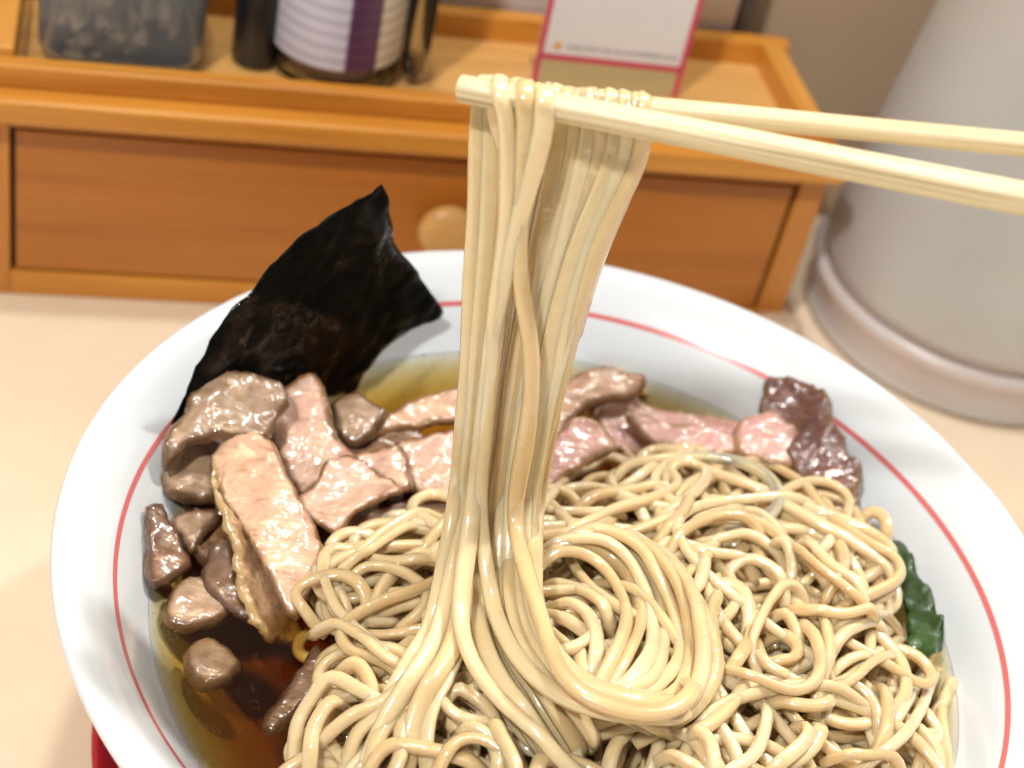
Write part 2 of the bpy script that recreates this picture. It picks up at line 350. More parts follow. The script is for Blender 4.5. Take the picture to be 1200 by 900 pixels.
# lidded plastic tub of fried flakes
def rbox(name, x, y, z0, z1, r, taper=.0, th=.12, top=True):
    """rounded-corner open container wall"""
    def ring(ex, z, ins=0):
        pts = []
        for cx, cy, a0 in ((x/2-r, y/2-r, 0), (-x/2+r, y/2-r, 90), (-x/2+r, -y/2+r, 180), (x/2-r, -y/2+r, 270)):
            for q in range(7):
                a = math.radians(a0+q*15); pts.append(((cx+ex*(1 if cx > 0 else -1)+(r-ins)*math.cos(a)), (cy+ex*(1 if cy > 0 else -1)+(r-ins)*math.sin(a)), z))
        return pts
    V, F = [], []
    prof = [(-.35, z0, 0), (-.1, z0+.12, 0), (0, z0+.5, 0), (taper, z1, 0), (taper, z1, th), (0, z0+.5, th), (-.1, z0+.2, th)]
    for ex, z, ins in prof: V += ring(ex, z, ins)
    n = 28
    for k in range(len(prof)-1):
        for i in range(n): F.append((k*n+i, k*n+(i+1) % n, (k+1)*n+(i+1) % n, (k+1)*n+i))
    F.append(tuple(range(n))[::-1]); F.append(tuple((len(prof)-1)*n+i for i in range(n)))
    return mesh(name, V, F)
def plastic(name, c, tr=.8, r=.15, **kw): return N(name).p(Base_Color=c, Transmission_Weight=tr, Roughness=r, IOR=1.3, **kw).m
MAT['tub'] = plastic('blue_grey_plastic', (.80, .87, .92), .92, .15)
MAT['glass'] = plastic('clear_glass', (.95, .95, .93), 1.0, .03)
MAT['flake'] = simple('fried_flakes', (.62, .40, .22), .6, .4, 300)
tub = thing('condiment_tub', 'cloudy blue grey plastic tub at the left end of the wooden tray', 'container', BW(3.0, 2.9), TH)
link('tub_wall', rbox('tub_wall', 4.7, 3.7, 0, 6.5, .8, .15), MAT['tub'], tub)
fl = []
Vf, Ff = [], []
for i in range(240):
    c = Vector((random.uniform(-1.9, 1.9), random.uniform(-1.4, 1.4), .25+3.6*random.random()**1.0)); s = random.uniform(.12, .3)
    R_ = Matrix.Rotation(random.random()*6, 3, Vector((random.random()-.5, random.random()-.5, random.random()-.5)).normalized())
    b = len(Vf)
    for q in ((-1, -1, 0), (1, -1, .2), (1, 1, 0), (-1, 1, .3), (0, 0, .5)): Vf.append(tuple(c+R_ @ (Vector(q)*s)))
    Ff += [(b, b+1, b+4), (b+1, b+2, b+4), (b+2, b+3, b+4), (b+3, b, b+4)]
o = link('fried_flakes', mesh('fried_flakes', Vf, Ff, False), MAT['flake'], tub); tag(o, kind='stuff')
link('tub_lid', rbox('tub_lid', 5.1, 4.1, 6.5, 7.1, .8), MAT['tub'], tub)
# dark bottle
MAT['black'] = simple('black_plastic', (.012, .013, .018), .3, .2, 50)
bo = thing('sauce_bottle', 'slim black bottle between the cloudy tub and the labelled jar', 'bottle', BW(6.95, 2.6), TH)
link('bottle_body', lathe('bottle_body', [(0, 0), (.62, 0), (.72, .12), (.74, 5.5), (.6, 6.3), (.32, 7), (.3, 8)], 40), MAT['black'], bo)
link('bottle_cap', lathe('bottle_cap', [(0, 9), (.38, 9), (.4, 8.02), (.0, 8.02)], 40), simple('bottle_cap_plastic', (.3, .02, .02), .4), bo)
# labelled jar
def label_mat():
    m = N('jar_label'); tc = m.n('ShaderNodeTexCoord'); sp_ = m.n('ShaderNodeSeparateXYZ'); m.t.links.new(tc.outputs['Object'], sp_.inputs[0])
    an = m.n('ShaderNodeMath', operation='ARCTAN2'); m.t.links.new(sp_.outputs[1], an.inputs[0]); m.t.links.new(sp_.outputs[0], an.inputs[1])
    # bands round the jar, front is -90 degrees
    mr = m.n('ShaderNodeMapRange'); m.t.links.new(an.outputs[0], mr.inputs[0]); mr.inputs[1].default_value = -math.pi; mr.inputs[2].default_value = 0
    cr_ = m.ramp(mr.outputs[0], [(0, (.62, .62, .70)), (.50, (.60, .58, .68)), (.515, (.10, .035, .09)), (.66, (.11, .04, .10)), (.675, (.78, .72, .58)), (1, (.80, .74, .62))])
    cr_.color_ramp.interpolation = 'LINEAR'
    wv = m.n('ShaderNodeTexWave'); wv.bands_direction = 'Z'; wv.inputs['Scale'].default_value = 75; wv.inputs['Distortion'].default_value = 1.5
    m.t.links.new(m.coords().outputs[0], wv.inputs['Vector'])
    ln = m.ramp(wv, [(.30, (.35, .33, .45)), (.55, (1, 1, 1))])
    m.p(Base_Color=m.mix(.35, cr_.outputs[0], ln.outputs[0], 'MULTIPLY'), Roughness=.35); return m.m
jar = thing('spice_jar', 'round jar with a white and deep purple label inside clear sides', 'jar', BW(9.35, 2.65), TH)
link('glass_wall', lathe('glass_wall', [(0, 0), (1.75, 0), (1.95, .2), (1.98, .5), (1.98, 7), (1.86, 7), (1.86, .5), (1.7, .25), (0, .2)], 64), MAT['glass'], jar)
link('jar_contents', lathe('jar_contents', [(0, .25), (1.6, .3), (1.8, .6), (1.8, 5.5), (0, 5.5)], 48), simple('pale_brown_powder', (.48, .30, .18), .7, .15, 200), jar)
link('paper_label', lathe('paper_label', [(1.99, .95), (2.0, 1.0), (2.0, 5.8), (1.99, 5.85)], 64), label_mat(), jar)
link('jar_lid', lathe('jar_lid', [(0, 7.6), (1.9, 7.6), (2.0, 7.5), (2.0, 7.02), (0, 7.02)], 48), MAT['black'], jar)
gb = thing('clear_dispenser', 'clear upright plastic holder directly right of the labelled jar', 'holder', BW(11.75, 2.6), TH)
link('holder_wall', rbox('holder_wall', .75, 1.8, 0, 7, .2, 0, .06), MAT['glass'], gb)

# card with red border on the tray (its square code is left blank)
cd = thing('menu_card', 'white upright card with a red border standing on the wooden tray', 'sign', BW(18.05, 2.6), TH-.03)
MAT['cardw'] = simple('white_card', (.80, .80, .80), .5, .03, 30); MAT['cardr'] = simple('red_print', (.62, .07, .12), .5, .06, 30)
MAT['cardo'] = simple('olive_strip', (.55, .47, .25), .5, .05, 30)
cp = link('card_panel', box_me('card_panel', -2.42, 2.42, -.04, .04, 0, 7.6, .02), MAT['cardw'], cd)
for a in ((-2.42, -2.24), (2.24, 2.42)): link('border', box_me('border', a[0], a[1], -.055, -.042, 0, 7.6, 0), MAT['cardr'], cd)
link('border', box_me('border', -2.24, 2.24, -.055, -.042, .92, 1.12, 0), MAT['cardr'], cd)
link('footer_strip', box_me('footer_strip', -2.24, 2.24, -.052, -.042, 0.01, .92, 0), MAT['cardo'], cd)
sv = []
for i in range(10):
    r = .17 if i % 2 == 0 else .09; a = math.pi/2+i*math.pi/5; sv.append((-1.82+r*math.cos(a), 1.42+r*math.sin(a)))
V = [(x, -.056, z) for x, z in sv]+[(x, -.044, z) for x, z in sv]
link('printed_star', mesh('printed_star', V, [tuple(range(10))]+[(i, (i+1) % 10, 10+(i+1) % 10, 10+i) for i in range(10)], False), simple('orange_print', (.85, .38, .04), .5), cd)
Vq, Fq = [], []
x = -1.5
while x < 2.1:
    ww = random.uniform(.05, .1); h0, h1 = 1.36-random.uniform(0, .03), 1.46+random.uniform(0, .04); b = len(Vq)
    Vq += [(x, -.0425, h0), (x+ww, -.0425, h0), (x+ww, -.0425, h1), (x, -.0425, h1)]; Fq.append((b, b+1, b+2, b+3)); x += ww+random.uniform(.03, .09)
tag(link('printed_row', mesh('printed_row', Vq, Fq, False), simple('grey_print', (.30, .30, .33), .6), cd), kind='stuff')
link('card_foot', box_me('card_foot', -2.2, 2.2, .05, 1.6, .0, .12, .03), MAT['glass'], cd)

# grey things behind the tray
MAT['pale_steel'] = simple('pale_grey_metal', (.60, .59, .62), .35, .1, 25, Metallic=.3)
nb = thing('napkin_box', 'pale grey metal box behind the wooden tray', 'box', L2W(16.8, 6.75), TH)
link('casing', box_me('casing', -7.2, 6.4, -.75, .7, 0, 12.5, .2, 3), MAT['pale_steel'], nb)
link('dark_edge', box_me('dark_edge', 6.42, 6.9, -.7, .68, 0, 12.4, .1), simple('dark_rubber', (.08, .07, .07), .5), nb)
nb2 = thing('patterned_carton', 'mauve grey patterned carton behind the left half of the tray', 'carton', L2W(4.2, 6.75), TH)
link('carton_body', box_me('carton_body', -5.2, 5.2, -.7, .7, 0, 9.4, .1), simple('brown_carton', (.16, .075, .05), .6, .5, 90), nb2)
link('carton_top', box_me('carton_top', -5.1, 5.1, -.68, .68, 9.41, 9.9, .1), simple('mauve_paper', (.30, .24, .27), .6, .5, 120), nb2)

# frosted water jug
def frosted():
    m = N('frosted_plastic'); a = m.noise(18, 3, .5)
    m.p(Base_Color=m.ramp(a, [(.3, (.80, .67, .63)), (.7, (.86, .75, .71))]).outputs[0], Roughness=.3, Transmission_Weight=.30, IOR=1.35, Subsurface_Weight=.4, Subsurface_Scale=.02, Coat_Weight=.35, Coat_Roughness=.3); return m.m
MAT['frost'] = frosted()
jg = thing('water_jug', 'frosted grey translucent water jug with a flared base right of the box', 'jug', (15.19, 51.0, .02))
link('jug_base', lathe('jug_base', [(0, 0), (5.55, 0), (5.78, .12), (5.8, .4), (5.66, .62), (5.66, 1.25), (5.85, 1.5), (5.9, 1.75), (5.75, 1.95), (5.4, 2.0), (0, 2.0)], 100), MAT['frost'], jg)
link('jug_body', lathe('jug_body', [(5.3, 2.02), (5.62, 2.1), (5.66, 2.6), (5.5, 4.5), (5.1, 8.5), (4.6, 13), (4.3, 17), (4.35, 19), (4.2, 19), (4.15, 17), (4.4, 13), (4.9, 8.5), (5.3, 4.5), (5.4, 2.7), (5.2, 2.25)], 100), MAT['frost'], jg)
link('water', lathe('water', [(0, 2.3), (5.1, 2.35), (5.25, 2.8), (5.15, 4.5), (4.75, 8.5), (4.4, 11.5), (0, 11.5)], 64), plastic('water_fill', (.86, .80, .76), .75, .25), jg)
jh = catmull(np.array([(4.5, 0, 16.5), (6.5, 0, 16.8), (8.2, 0, 15.2), (8.5, 0, 11.5), (7.6, 0, 8), (5.1, 0, 6.6)]), .3)
hm = link('jug_handle', sweep('jug_handle', jh, 1.3, .7, 0, 12), MAT['frost'], jg); hm.rotation_euler = (0, 0, math.radians(35))
# small crumpled wrapper between box and jug
wv_ = []
P0 = U(905, 385, .5)
bm = bmesh.new(); bmesh.ops.create_icosphere(bm, subdivisions=3, radius=.9*S)
for v in bm.verts:
    q = v.co/S; n_ = noise.noise(q*1.7)*.5+noise.noise(q*4)*.2; v.co = Vector((q.x*(1.3+n_), q.y*(1+n_), max(-.5, q.z*.6*(1+n_))))*S
me = bpy.data.meshes.new('hand_towel'); bm.to_mesh(me); bm.free()
o = link('paper_wrapper', me, simple('beige_paper', (.62, .47, .32), .6), loc=(P0[0], P0[1], .52)); tag(o, 'small crumpled beige wrapper on the table between wooden box and jug', 'wrapper')

# ------------------------------------------------------------------ noodle heap
G = .06; NX = 440; gx0, gy0 = BX-13.2, BY-13.2
gx = gx0+np.arange(NX)*G; gy = gy0+np.arange(NX)*G
XX, YY = np.meshgrid(gx, gy, indexing='ij')
RRb = np.hypot(XX-BX, YY-BY)
HC = U(735, 720, 7)[:2]
def mound(x, y):
    d = np.sqrt(((x-HC[0])/7.2)**2+((y-HC[1])/6.4)**2)
    return 6.15+1.15*np.clip(1-d**2.2, -.6, 1)
SC = U(715, 720, 7)[:2]
HM = np.maximum(np.minimum(mound(XX, YY)-1.15-.55*np.exp(-((XX-SC[0])**2+(YY-SC[1])**2)/3.2), 9), bowlz(RRb)+.02)
W3 = None
def gi(a, o_): return np.clip(((a-o_)/G).astype(int), 0, NX-1)
def deposit(xy, wd=.31, th=.25, sig=5.5, soft=0.0):
    """lay a strand on what is already there: returns z along it and raises the height map"""
    n = len(xy); T = np.gradient(xy, axis=0); T /= np.linalg.norm(T, axis=1)[:, None]+1e-9; Nn = np.stack([-T[:, 1], T[:, 0]], 1)
    h = np.full(n, -9.); 
    for o_ in (-.11, 0, .11):
        q = xy+Nn*o_; h = np.maximum(h, HM[gi(q[:, 0], gx0), gi(q[:, 1], gy0)])
    m = np.array([h[max(0, i-2):i+3].max() for i in range(n)])
    hs = smooth1(m, sig); hs = np.maximum(hs, smooth1(h, 2.2)-.05)
    hs = smooth1(hs, 2.5)
    z = smooth1(hs, 3)+th*.5-.02
    for i in range(n):
        x, y = xy[i]; a, b = int((x-gx0)/G), int((y-gy0)/G); r = 4
        a0, a1, b0, b1 = max(a-r, 0), min(a+r+1, NX), max(b-r, 0), min(b+r+1, NX)
        if a1 <= a0 or b1 <= b0: continue
        sx = gx[a0:a1][:, None]-x; sy = gy[b0:b1][None]-y; d2 = sx*sx+sy*sy; R2 = (wd*.5)**2
        cap = z[i]+th*.5*np.sqrt(np.clip(1-d2/R2, 0, 1)); blk = HM[a0:a1, b0:b1]
        HM[a0:a1, b0:b1] = np.where(d2 < R2, np.maximum(blk, cap), blk)
    return z
region = [(352, 690), (395, 645), (470, 605), (560, 610), (640, 600), (725, 565), (790, 530), (860, 520), (930, 545), (1000, 595), (1025, 650), (1045, 760), (1080, 850), (1105, 960), (1000, 1080), (700, 1120), (450, 1080), (345, 960), (375, 830), (400, 760)]
RG = np.array([U(a, b, 6.7)[:2] for a, b in region])
def inside(x, y):
    c = False; j = len(RG)-1
    for i in range(len(RG)):
        if (RG[i, 1] > y) != (RG[j, 1] > y) and x < (RG[j, 0]-RG[i, 0])*(y-RG[i, 1])/(RG[j, 1]-RG[i, 1])+RG[i, 0]: c = not c
        j = i
    return c
RC = RG.mean(0)
def limit(P):                              # keep a strand inside the porcelain
    r = np.hypot(P[:, 0]-BX, P[:, 1]-BY)
    zmin = bowlz(r)+.17
    P[:, 2] = np.maximum(P[:, 2], zmin); return P
NGRP = 'noodle strands tangled in the bowl'
seedc = [0]
def add_noodle(P, label, group, mat='noodle', wd=.31, th=.25, tw=.25, name='noodle_strand', base=None):
    P = P.copy(); n_ = len(P); m_ = min(9, n_//4) if group != HGRP else 14
    wv_ = np.random.RandomState(seedc[0]+99)
    ph_ = wv_.rand(3)*6.28; s_ = np.arange(n_)*.12
    if group != HGRP: P[:, 0] += .035*np.sin(s_*1.9+ph_[0])+.006*np.sin(s_*4.3+ph_[1]); P[:, 1] += .035*np.sin(s_*1.5+ph_[2])+.006*np.sin(s_*4.7+ph_[0])
    if 'cut noodle end' not in label:
        for k_ in range(m_):
            f_ = (1-k_/m_)**1.5*(.55 if group != HGRP else 1.0); P[-1-k_, 2] -= f_
            if group != HGRP: P[k_, 2] -= f_
    seedc[0] += 1; P = limit(P) if group != HGRP else P
    o_ = P.mean(0)
    me = sweep(name, P-o_, wd, th, tw, 10, seedc[0], base); o = link(name, me, MAT[mat], loc=o_); tag(o, label, 'noodle', group); return o
HGRP = 'noodle strands lifted by the chopsticks'
BURIED = 'short visible stretch of a noodle strand buried in the tangled heap'
# loose random strands underneath
NB = 0
rr = random.Random(11)
tries = 0
while NB < 178:
    x, y = RC[0]+rr.uniform(-9, 9), RC[1]+rr.uniform(-9, 9)
    if not inside(x, y): continue
    h = rr.uniform(0, 6.28); L = rr.uniform(9, 19); k = rr.uniform(-.3, .3); kt = k; pts = []
    for s_ in range(int(L/.12)):
        pts.append((x, y))
        if s_ % 11 == 0: kt = rr.choice((-1, 1))*rr.uniform(.05, .75) if rr.random() < .3 else kt
        k += (kt-k)*.12
        if not inside(x+math.cos(h)*.5, y+math.sin(h)*.5):
            a = math.atan2(RC[1]-y, RC[0]-x); dd = (a-h+math.pi) % (2*math.pi)-math.pi; k = 1.9*(1 if dd > 0 else -1)
        h += k*.12; x += math.cos(h)*.12; y += math.sin(h)*.12
    xy = np.array(pts); 
    wd = rr.uniform(.24, .30); z = deposit(xy, wd, .24)
    add_noodle(np.c_[xy, z], BURIED, 'noodle strands buried in the heap', wd=wd, th=.24); NB += 1

# traced strands. c: (origin x, origin y, zoom)
Z4 = (150, 420, 2.927); Z5 = (50, 600, 2.667); Z6 = (450, 400, 3.0); Z7 = (450, 620, 3.0); Z8 = (780, 420, 2.857); ZB = (800, 620, 3.0)
def px(c, pts): return [(c[0]+a/c[2], c[1]+b/c[2]) for a, b in pts]
def trace(c, pts, label, wd=.31, lift=0.0, group=NGRP, jitter=0, th=.235, sig=5.5):
    P = px(c, pts)
    q = np.array([U(a, b, float(mound(*U(a, b, 6.9)[:2]))+.1)[:2] for a, b in P])
    xy = catmull(q, .12)
    z = deposit(xy, wd, th, sig)
    # once its height is known, slide it along the sight lines so that it stays where it was traced
    c0 = np.array([(x, y, float(mound(x, y))+.1) for x, y in xy])
    d = c0-CP; P3 = CP+d*((z-CAMZ)/d[:, 2])[:, None]
    P3[:, 2] += lift
    return add_noodle(P3, label, group, wd=wd, th=th)
T = [
 (Z6, [(960, 640), (860, 560), (740, 520), (650, 520), (560, 545)], 'noodle lying level under the long arc right of the lifted bundle'),
 (Z6, [(450, 680), (490, 575), (600, 600), (750, 605), (860, 570)], 'noodle running level just right of the lifted bundle'),
 (Z6, [(430, 670), (500, 660), (640, 655), (760, 640)], 'noodle crossing low beside the lifted bundle toward the swirl'),
 (Z6, [(720, 240), (750, 205), (830, 215), (910, 245)], 'short noodle topmost of the heap against the pink meat'),
 (Z6, [(735, 215), (800, 250), (830, 330), (880, 410), (985, 480)], 'noodle slanting down from the top of the heap'),
 (Z6, [(640, 600), (760, 545), (870, 520), (970, 500), (1100, 560)], 'noodle under the long arc behind the looped knot'),
 (Z6, [(1180, 300), (1090, 350), (960, 430), (880, 470), (800, 480)], 'noodle running behind the looped knot at the back of the heap'),
 (Z8, [(-60, 700), (0, 620), (100, 640), (220, 665), (330, 700)], 'noodle lying level across the middle right of the heap'),
 (Z8, [(80, 570), (170, 600), (280, 590), (360, 640), (430, 740)], 'noodle curving down the right slope of the heap'),
 (Z8, [(180, 470), (280, 490), (360, 540), (430, 640), (540, 730), (650, 790)], 'long noodle slanting down the right slope toward the green leaf'),
 (Z8, [(130, 560), (240, 530), (340, 560), (420, 620), (520, 700), (600, 760)], 'second long noodle slanting down beside it to the right edge'),
 (Z8, [(300, 470), (400, 480), (480, 520), (520, 590), (500, 660)], 'noodle bending over the upper right shoulder of the heap'),
 (Z8, [(330, 470), (400, 440), (480, 470), (540, 540), (560, 640), (620, 730)], 'noodle running beneath the dark seared meat slice'),
 (Z8, [(640, 700), (650, 600), (655, 530), (690, 495), (740, 525), (750, 590), (700, 650)], 'narrow upright noodle loop near the bowl edge above the leaf'),
 (Z8, [(590, 530), (625, 560), (625, 640), (600, 720)], 'noodle standing left of the narrow upright loop'),
 (Z8, [(600, 620), (650, 660), (710, 680), (770, 660)], 'short noodle passing under the narrow upright loop'),
 (Z8, [(560, 760), (600, 660), (570, 580), (530, 540)], 'noodle bending down right below the seared meat'),
 (Z8, [(130, 190), (230, 230), (330, 310), (420, 400), (500, 470), (550, 540), (550, 600), (500, 650)], 'long arching noodle over the pink meat at the upper right'),
 (Z8, [(60, 330), (45, 280), (50, 225), (90, 205), (170, 220), (230, 270), (258, 360)], 'thin noodle loop arching over the pink meat at the back'),
 (Z8, [(290, 400), (300, 460), (240, 500), (120, 530), (40, 575)], 'noodle curling left under the arching loop'),
 (Z6, [(480, 660), (560, 570), (640, 490), (740, 425), (800, 400), (900, 450), (990, 495)], 'long pale noodle arc rising right of the lifted bundle'),
 (Z6, [(560, 700), (700, 645), (830, 590), (940, 560), (1030, 500), (1005, 440), (1015, 395), (1080, 372), (1160, 390), (1172, 440), (1110, 500), (1060, 570), (980, 630), (900, 650), (800, 640)], 'thick noodle tied in a rounded loop at the centre of the heap'),
 (Z6, [(1000, 470), (1020, 420), (1085, 400), (1140, 430), (1100, 520), (1010, 590), (930, 610)], 'inner noodle of the rounded loop at the heap centre'),
 (Z6, [(950, 700), (1020, 640), (1060, 580), (1080, 500)], 'short noodle below the rounded loop'),
 (Z6, [(1050, 700), (1130, 740), (1250, 760), (1330, 800)], 'noodle lying level right of the swirl top'),
 (Z6, [(1000, 760), (1060, 660), (1180, 610), (1300, 620), (1380, 660)], 'noodle arching over the swirl right shoulder'),
 # left part
 (Z4, [(760, 860), (840, 860), (870, 780), (920, 720), (1000, 670), (1090, 650)], 'noodle rising behind the left ring of noodles'),
 (Z4, [(600, 700), (690, 640), (760, 640), (840, 690), (960, 690), (1090, 640)], 'noodle under the left ring beside the peach meat'),
 (Z4, [(710, 735), (800, 655), (900, 580), (1000, 525), (1100, 508)], 'smooth noodle arc over the brown meat left of the lifted bundle'),
 (Z4, [(560, 820), (590, 780), (650, 760), (720, 800), (780, 860)], 'noodle loop resting against the peach meat slice'),
 (Z4, [(700, 770), (830, 710), (950, 730), (1020, 790), (1005, 850), (930, 880)], 'rounded noodle ring left of the lifted bundle'),
 (Z5, [(980, 60), (890, 120), (875, 200), (915, 290), (985, 365), (1060, 420), (1160, 450)], 'bold noodle bending down beside the peach meat'),
 (Z5, [(900, 330), (850, 320), (795, 285), (795, 240), (860, 208), (940, 200), (1010, 240), (1040, 300)], 'small noodle curl at the leftmost edge of the heap'),
 (Z5, [(900, 195), (1000, 130), (1100, 62), (1210, 15)], 'straight noodle slanting up toward the lifted bundle'),
 (Z5, [(850, 330), (930, 350), (1010, 400), (1090, 470), (1180, 480)], 'noodle ducking under the bold bend at the left'),
 (Z5, [(920, 470), (985, 485), (1030, 560), (1010, 640)], 'short noodle falling into the broth at the left'),
 (Z5, [(785, 830), (785, 700), (845, 600), (905, 530), (1000, 570), (1080, 590), (1160, 560)], 'noodle hooking down into the broth at the lower left'),
 (Z5, [(835, 830), (835, 710), (880, 620), (960, 560)], 'second noodle hooking down beside it at the lower left'),
 (Z5, [(870, 690), (960, 655), (1060, 600), (1140, 510), (1200, 420)], 'noodle slanting across the lower left broth'),
 (Z5, [(930, 860), (980, 700), (1080, 620), (1160, 520), (1230, 420)], 'noodle sweeping down to the lower left from the lifted bundle'),
 (Z5, [(1000, 870), (1040, 740), (1100, 660), (1180, 580), (1260, 430)], 'noodle beside it sweeping down to the lower left'),
 (Z5, [(1060, 900), (1120, 780), (1120, 680), (1180, 600), (1270, 520)], 'noodle curving toward the bottom left of the picture'),
 # lower middle
 (Z7, [(-60, 830), (0, 770), (100, 780), (250, 805), (420, 850)], 'noodle crossing level at the bottom left of the heap'),
 (Z7, [(210, 600), (245, 560), (300, 580), (370, 650), (400, 760)], 'dark looped noodle under the lower left curve'),
 (Z7, [(225, 550), (205, 600), (240, 655), (320, 680), (420, 670)], 'open loop of noodle left of the swirl bottom'),
 (Z7, [(260, 680), (350, 720), (405, 790), (405, 880)], 'noodle dropping to the bottom edge left of the centre'),
 (Z7, [(160, 880), (240, 760), (330, 740), (430, 800), (500, 900)], 'noodle hump at the bottom edge left of the centre'),
 (Z7, [(480, 900), (440, 800), (400, 720), (380, 640)], 'noodle coming up from the bottom edge beneath the swirl'),
 (Z7, [(560, 900), (540, 820), (620, 800), (740, 840), (820, 900)], 'noodle hump at the bottom edge below the swirl'),
 (Z7, [(790, 900), (810, 780), (870, 705), (950, 690), (960, 760), (920, 900)], 'upright narrow noodle loop at the bottom right of the swirl'),
 (Z7, [(920, 680), (1000, 700), (1090, 735), (1140, 800), (1160, 880)], 'noodle bending down right of the narrow bottom loop'),
 (Z7, [(950, 770), (1040, 810), (1130, 860), (1200, 900)], 'noodle crossing the narrow bottom loop toward the right'),
 (Z7, [(1130, 660), (1190, 700), (1240, 790), (1250, 880)], 'noodle bending down from the swirl lower right'),
 # right part
 (ZB, [(500, 640), (540, 560), (600, 548), (655, 590), (685, 660), (700, 740)], 'brownish noodle arch in the broth at the lower right'),
 (ZB, [(700, 500), (715, 600), (715, 700), (690, 790)], 'straight noodle standing in the broth at the right'),
 (ZB, [(740, 690), (785, 590), (850, 500), (890, 420)], 'noodle slanting up to the tip of the green leaf'),
 (ZB, [(930, 440), (870, 560), (820, 650), (770, 730), (690, 800), (590, 850)], 'long noodle sweeping from the leaf to the bottom edge'),
 (ZB, [(950, 520), (920, 620), (930, 740), (960, 860)], 'outermost noodle along the right wall of the bowl'),
 (ZB, [(860, 690), (890, 640), (925, 600)], 'cut noodle end pointing up near the right wall'),
 (ZB, [(960, 860), (900, 740), (860, 720), (820, 860)], 'noodle fold at the bottom right by the bowl wall'),
 (ZB, [(530, 760), (620, 790), (720, 790), (800, 850)], 'noodle lying level in the broth at the bottom right'),
 (ZB, [(520, 480), (580, 440), (680, 430), (780, 370), (820, 300), (790, 225), (720, 185), (640, 190)], 'wide noodle bend beside the green leaf'),
 (ZB, [(520, 440), (590, 350), (660, 315), (750, 330)], 'noodle stub inside the wide bend by the leaf'),
 (ZB, [(500, 350), (600, 310), (700, 290), (800, 310)], 'noodle lying level inside the wide bend by the leaf'),
 (ZB, [(510, 540), (600, 520), (690, 460), (780, 420)], 'noodle below the wide bend slanting to the leaf'),
 (ZB, [(370, 0), (410, 70), (480, 130), (570, 190), (650, 245), (720, 250)], 'bold noodle slanting down to the wide bend'),
 (ZB, [(420, -10), (470, 60), (540, 130), (620, 180), (680, 240)], 'bold noodle beside it slanting down to the leaf'),
 (ZB, [(330, 0), (370, 60), (390, 130), (380, 200)], 'noodle dropping between the two looped pairs'),
 (ZB, [(140, 200), (170, 140), (230, 108), (290, 120), (345, 170), (380, 230)], 'small noodle arch above the paired right loops'),
 (ZB, [(490, 230), (500, 290), (510, 360), (510, 440), (485, 520), (490, 610)], 'noodle running straight down right of the oval loops'),
 (ZB, [(300, 280), (360, 300), (400, 360), (430, 420)], 'noodle lying inside the right oval loop'),
 (ZB, [(240, 400), (280, 460), (340, 500), (410, 520)], 'short noodle under the two oval loops'),
 (ZB, [(270, 430), (325, 455), (385, 450), (405, 410), (350, 368), (290, 360)], 'small noodle hook inside the right oval loop'),
 (ZB, [(480, 640), (485, 720), (430, 800), (330, 840)], 'thick noodle curving to the bottom edge below the oval loops'),
 (ZB, [(410, 640), (440, 720), (380, 790), (300, 850)], 'noodle paired inside the thick bottom curve'),
 (ZB, [(530, 560), (520, 610), (450, 620), (350, 600), (290, 560)], 'noodle bend below the oval loops'),
 (ZB, [(300, 560), (305, 650), (275, 760), (210, 825), (90, 860)], 'pale noodle hanging down to the bottom edge below the oval loops'),
 (ZB, [(-20, 690), (80, 690), (160, 620), (210, 550), (200, 480)], 'noodle curving up between swirl and oval loops'),
 (ZB, [(20, 680), (90, 740), (115, 860)], 'noodle dropping to the bottom edge right of the swirl'),
 (ZB, [(210, 250), (245, 300), (242, 380), (205, 440), (150, 510)], 'right side strand of the left oval loop'),
 (ZB, [(470, 300), (450, 250), (400, 205), (345, 205), (305, 255), (270, 330), (255, 400), (300, 460)], 'right oval noodle loop on the right half of the heap'),
 (ZB, [(400, 230), (450, 270), (540, 292), (630, 275), (710, 250)], 'noodle tail leaving the right oval loop toward the leaf'),
 (ZB, [(180, 440), (130, 430), (100, 350), (95, 270), (120, 212), (165, 195), (212, 222), (240, 290), (243, 360)], 'left oval noodle loop on the right half of the heap'),
 (ZB, [(115, 430), (200, 480), (290, 530), (385, 560), (455, 535), (482, 470), (470, 390), (450, 320), (440, 270)], 'long noodle sling under the two oval loops'),
 (Z7, [(1190, 190), (1150, 280), (1160, 380), (1210, 440)], 'noodle hook between the swirl and the left oval loop'),
 (Z7, [(1020, 190), (1090, 130), (1140, 90)], 'cut noodle end pointing up at the swirl right shoulder'),
 (Z7, [(1060, 240), (1100, 190), (1130, 110)], 'second cut noodle end at the swirl right shoulder'),
]
for c, pts, lab in T:
    if c is ZB or c is Z7 or c is Z5: wd = .295
    else: wd = .275
    trace(c, pts, lab, wd+random.uniform(-.025, .02))
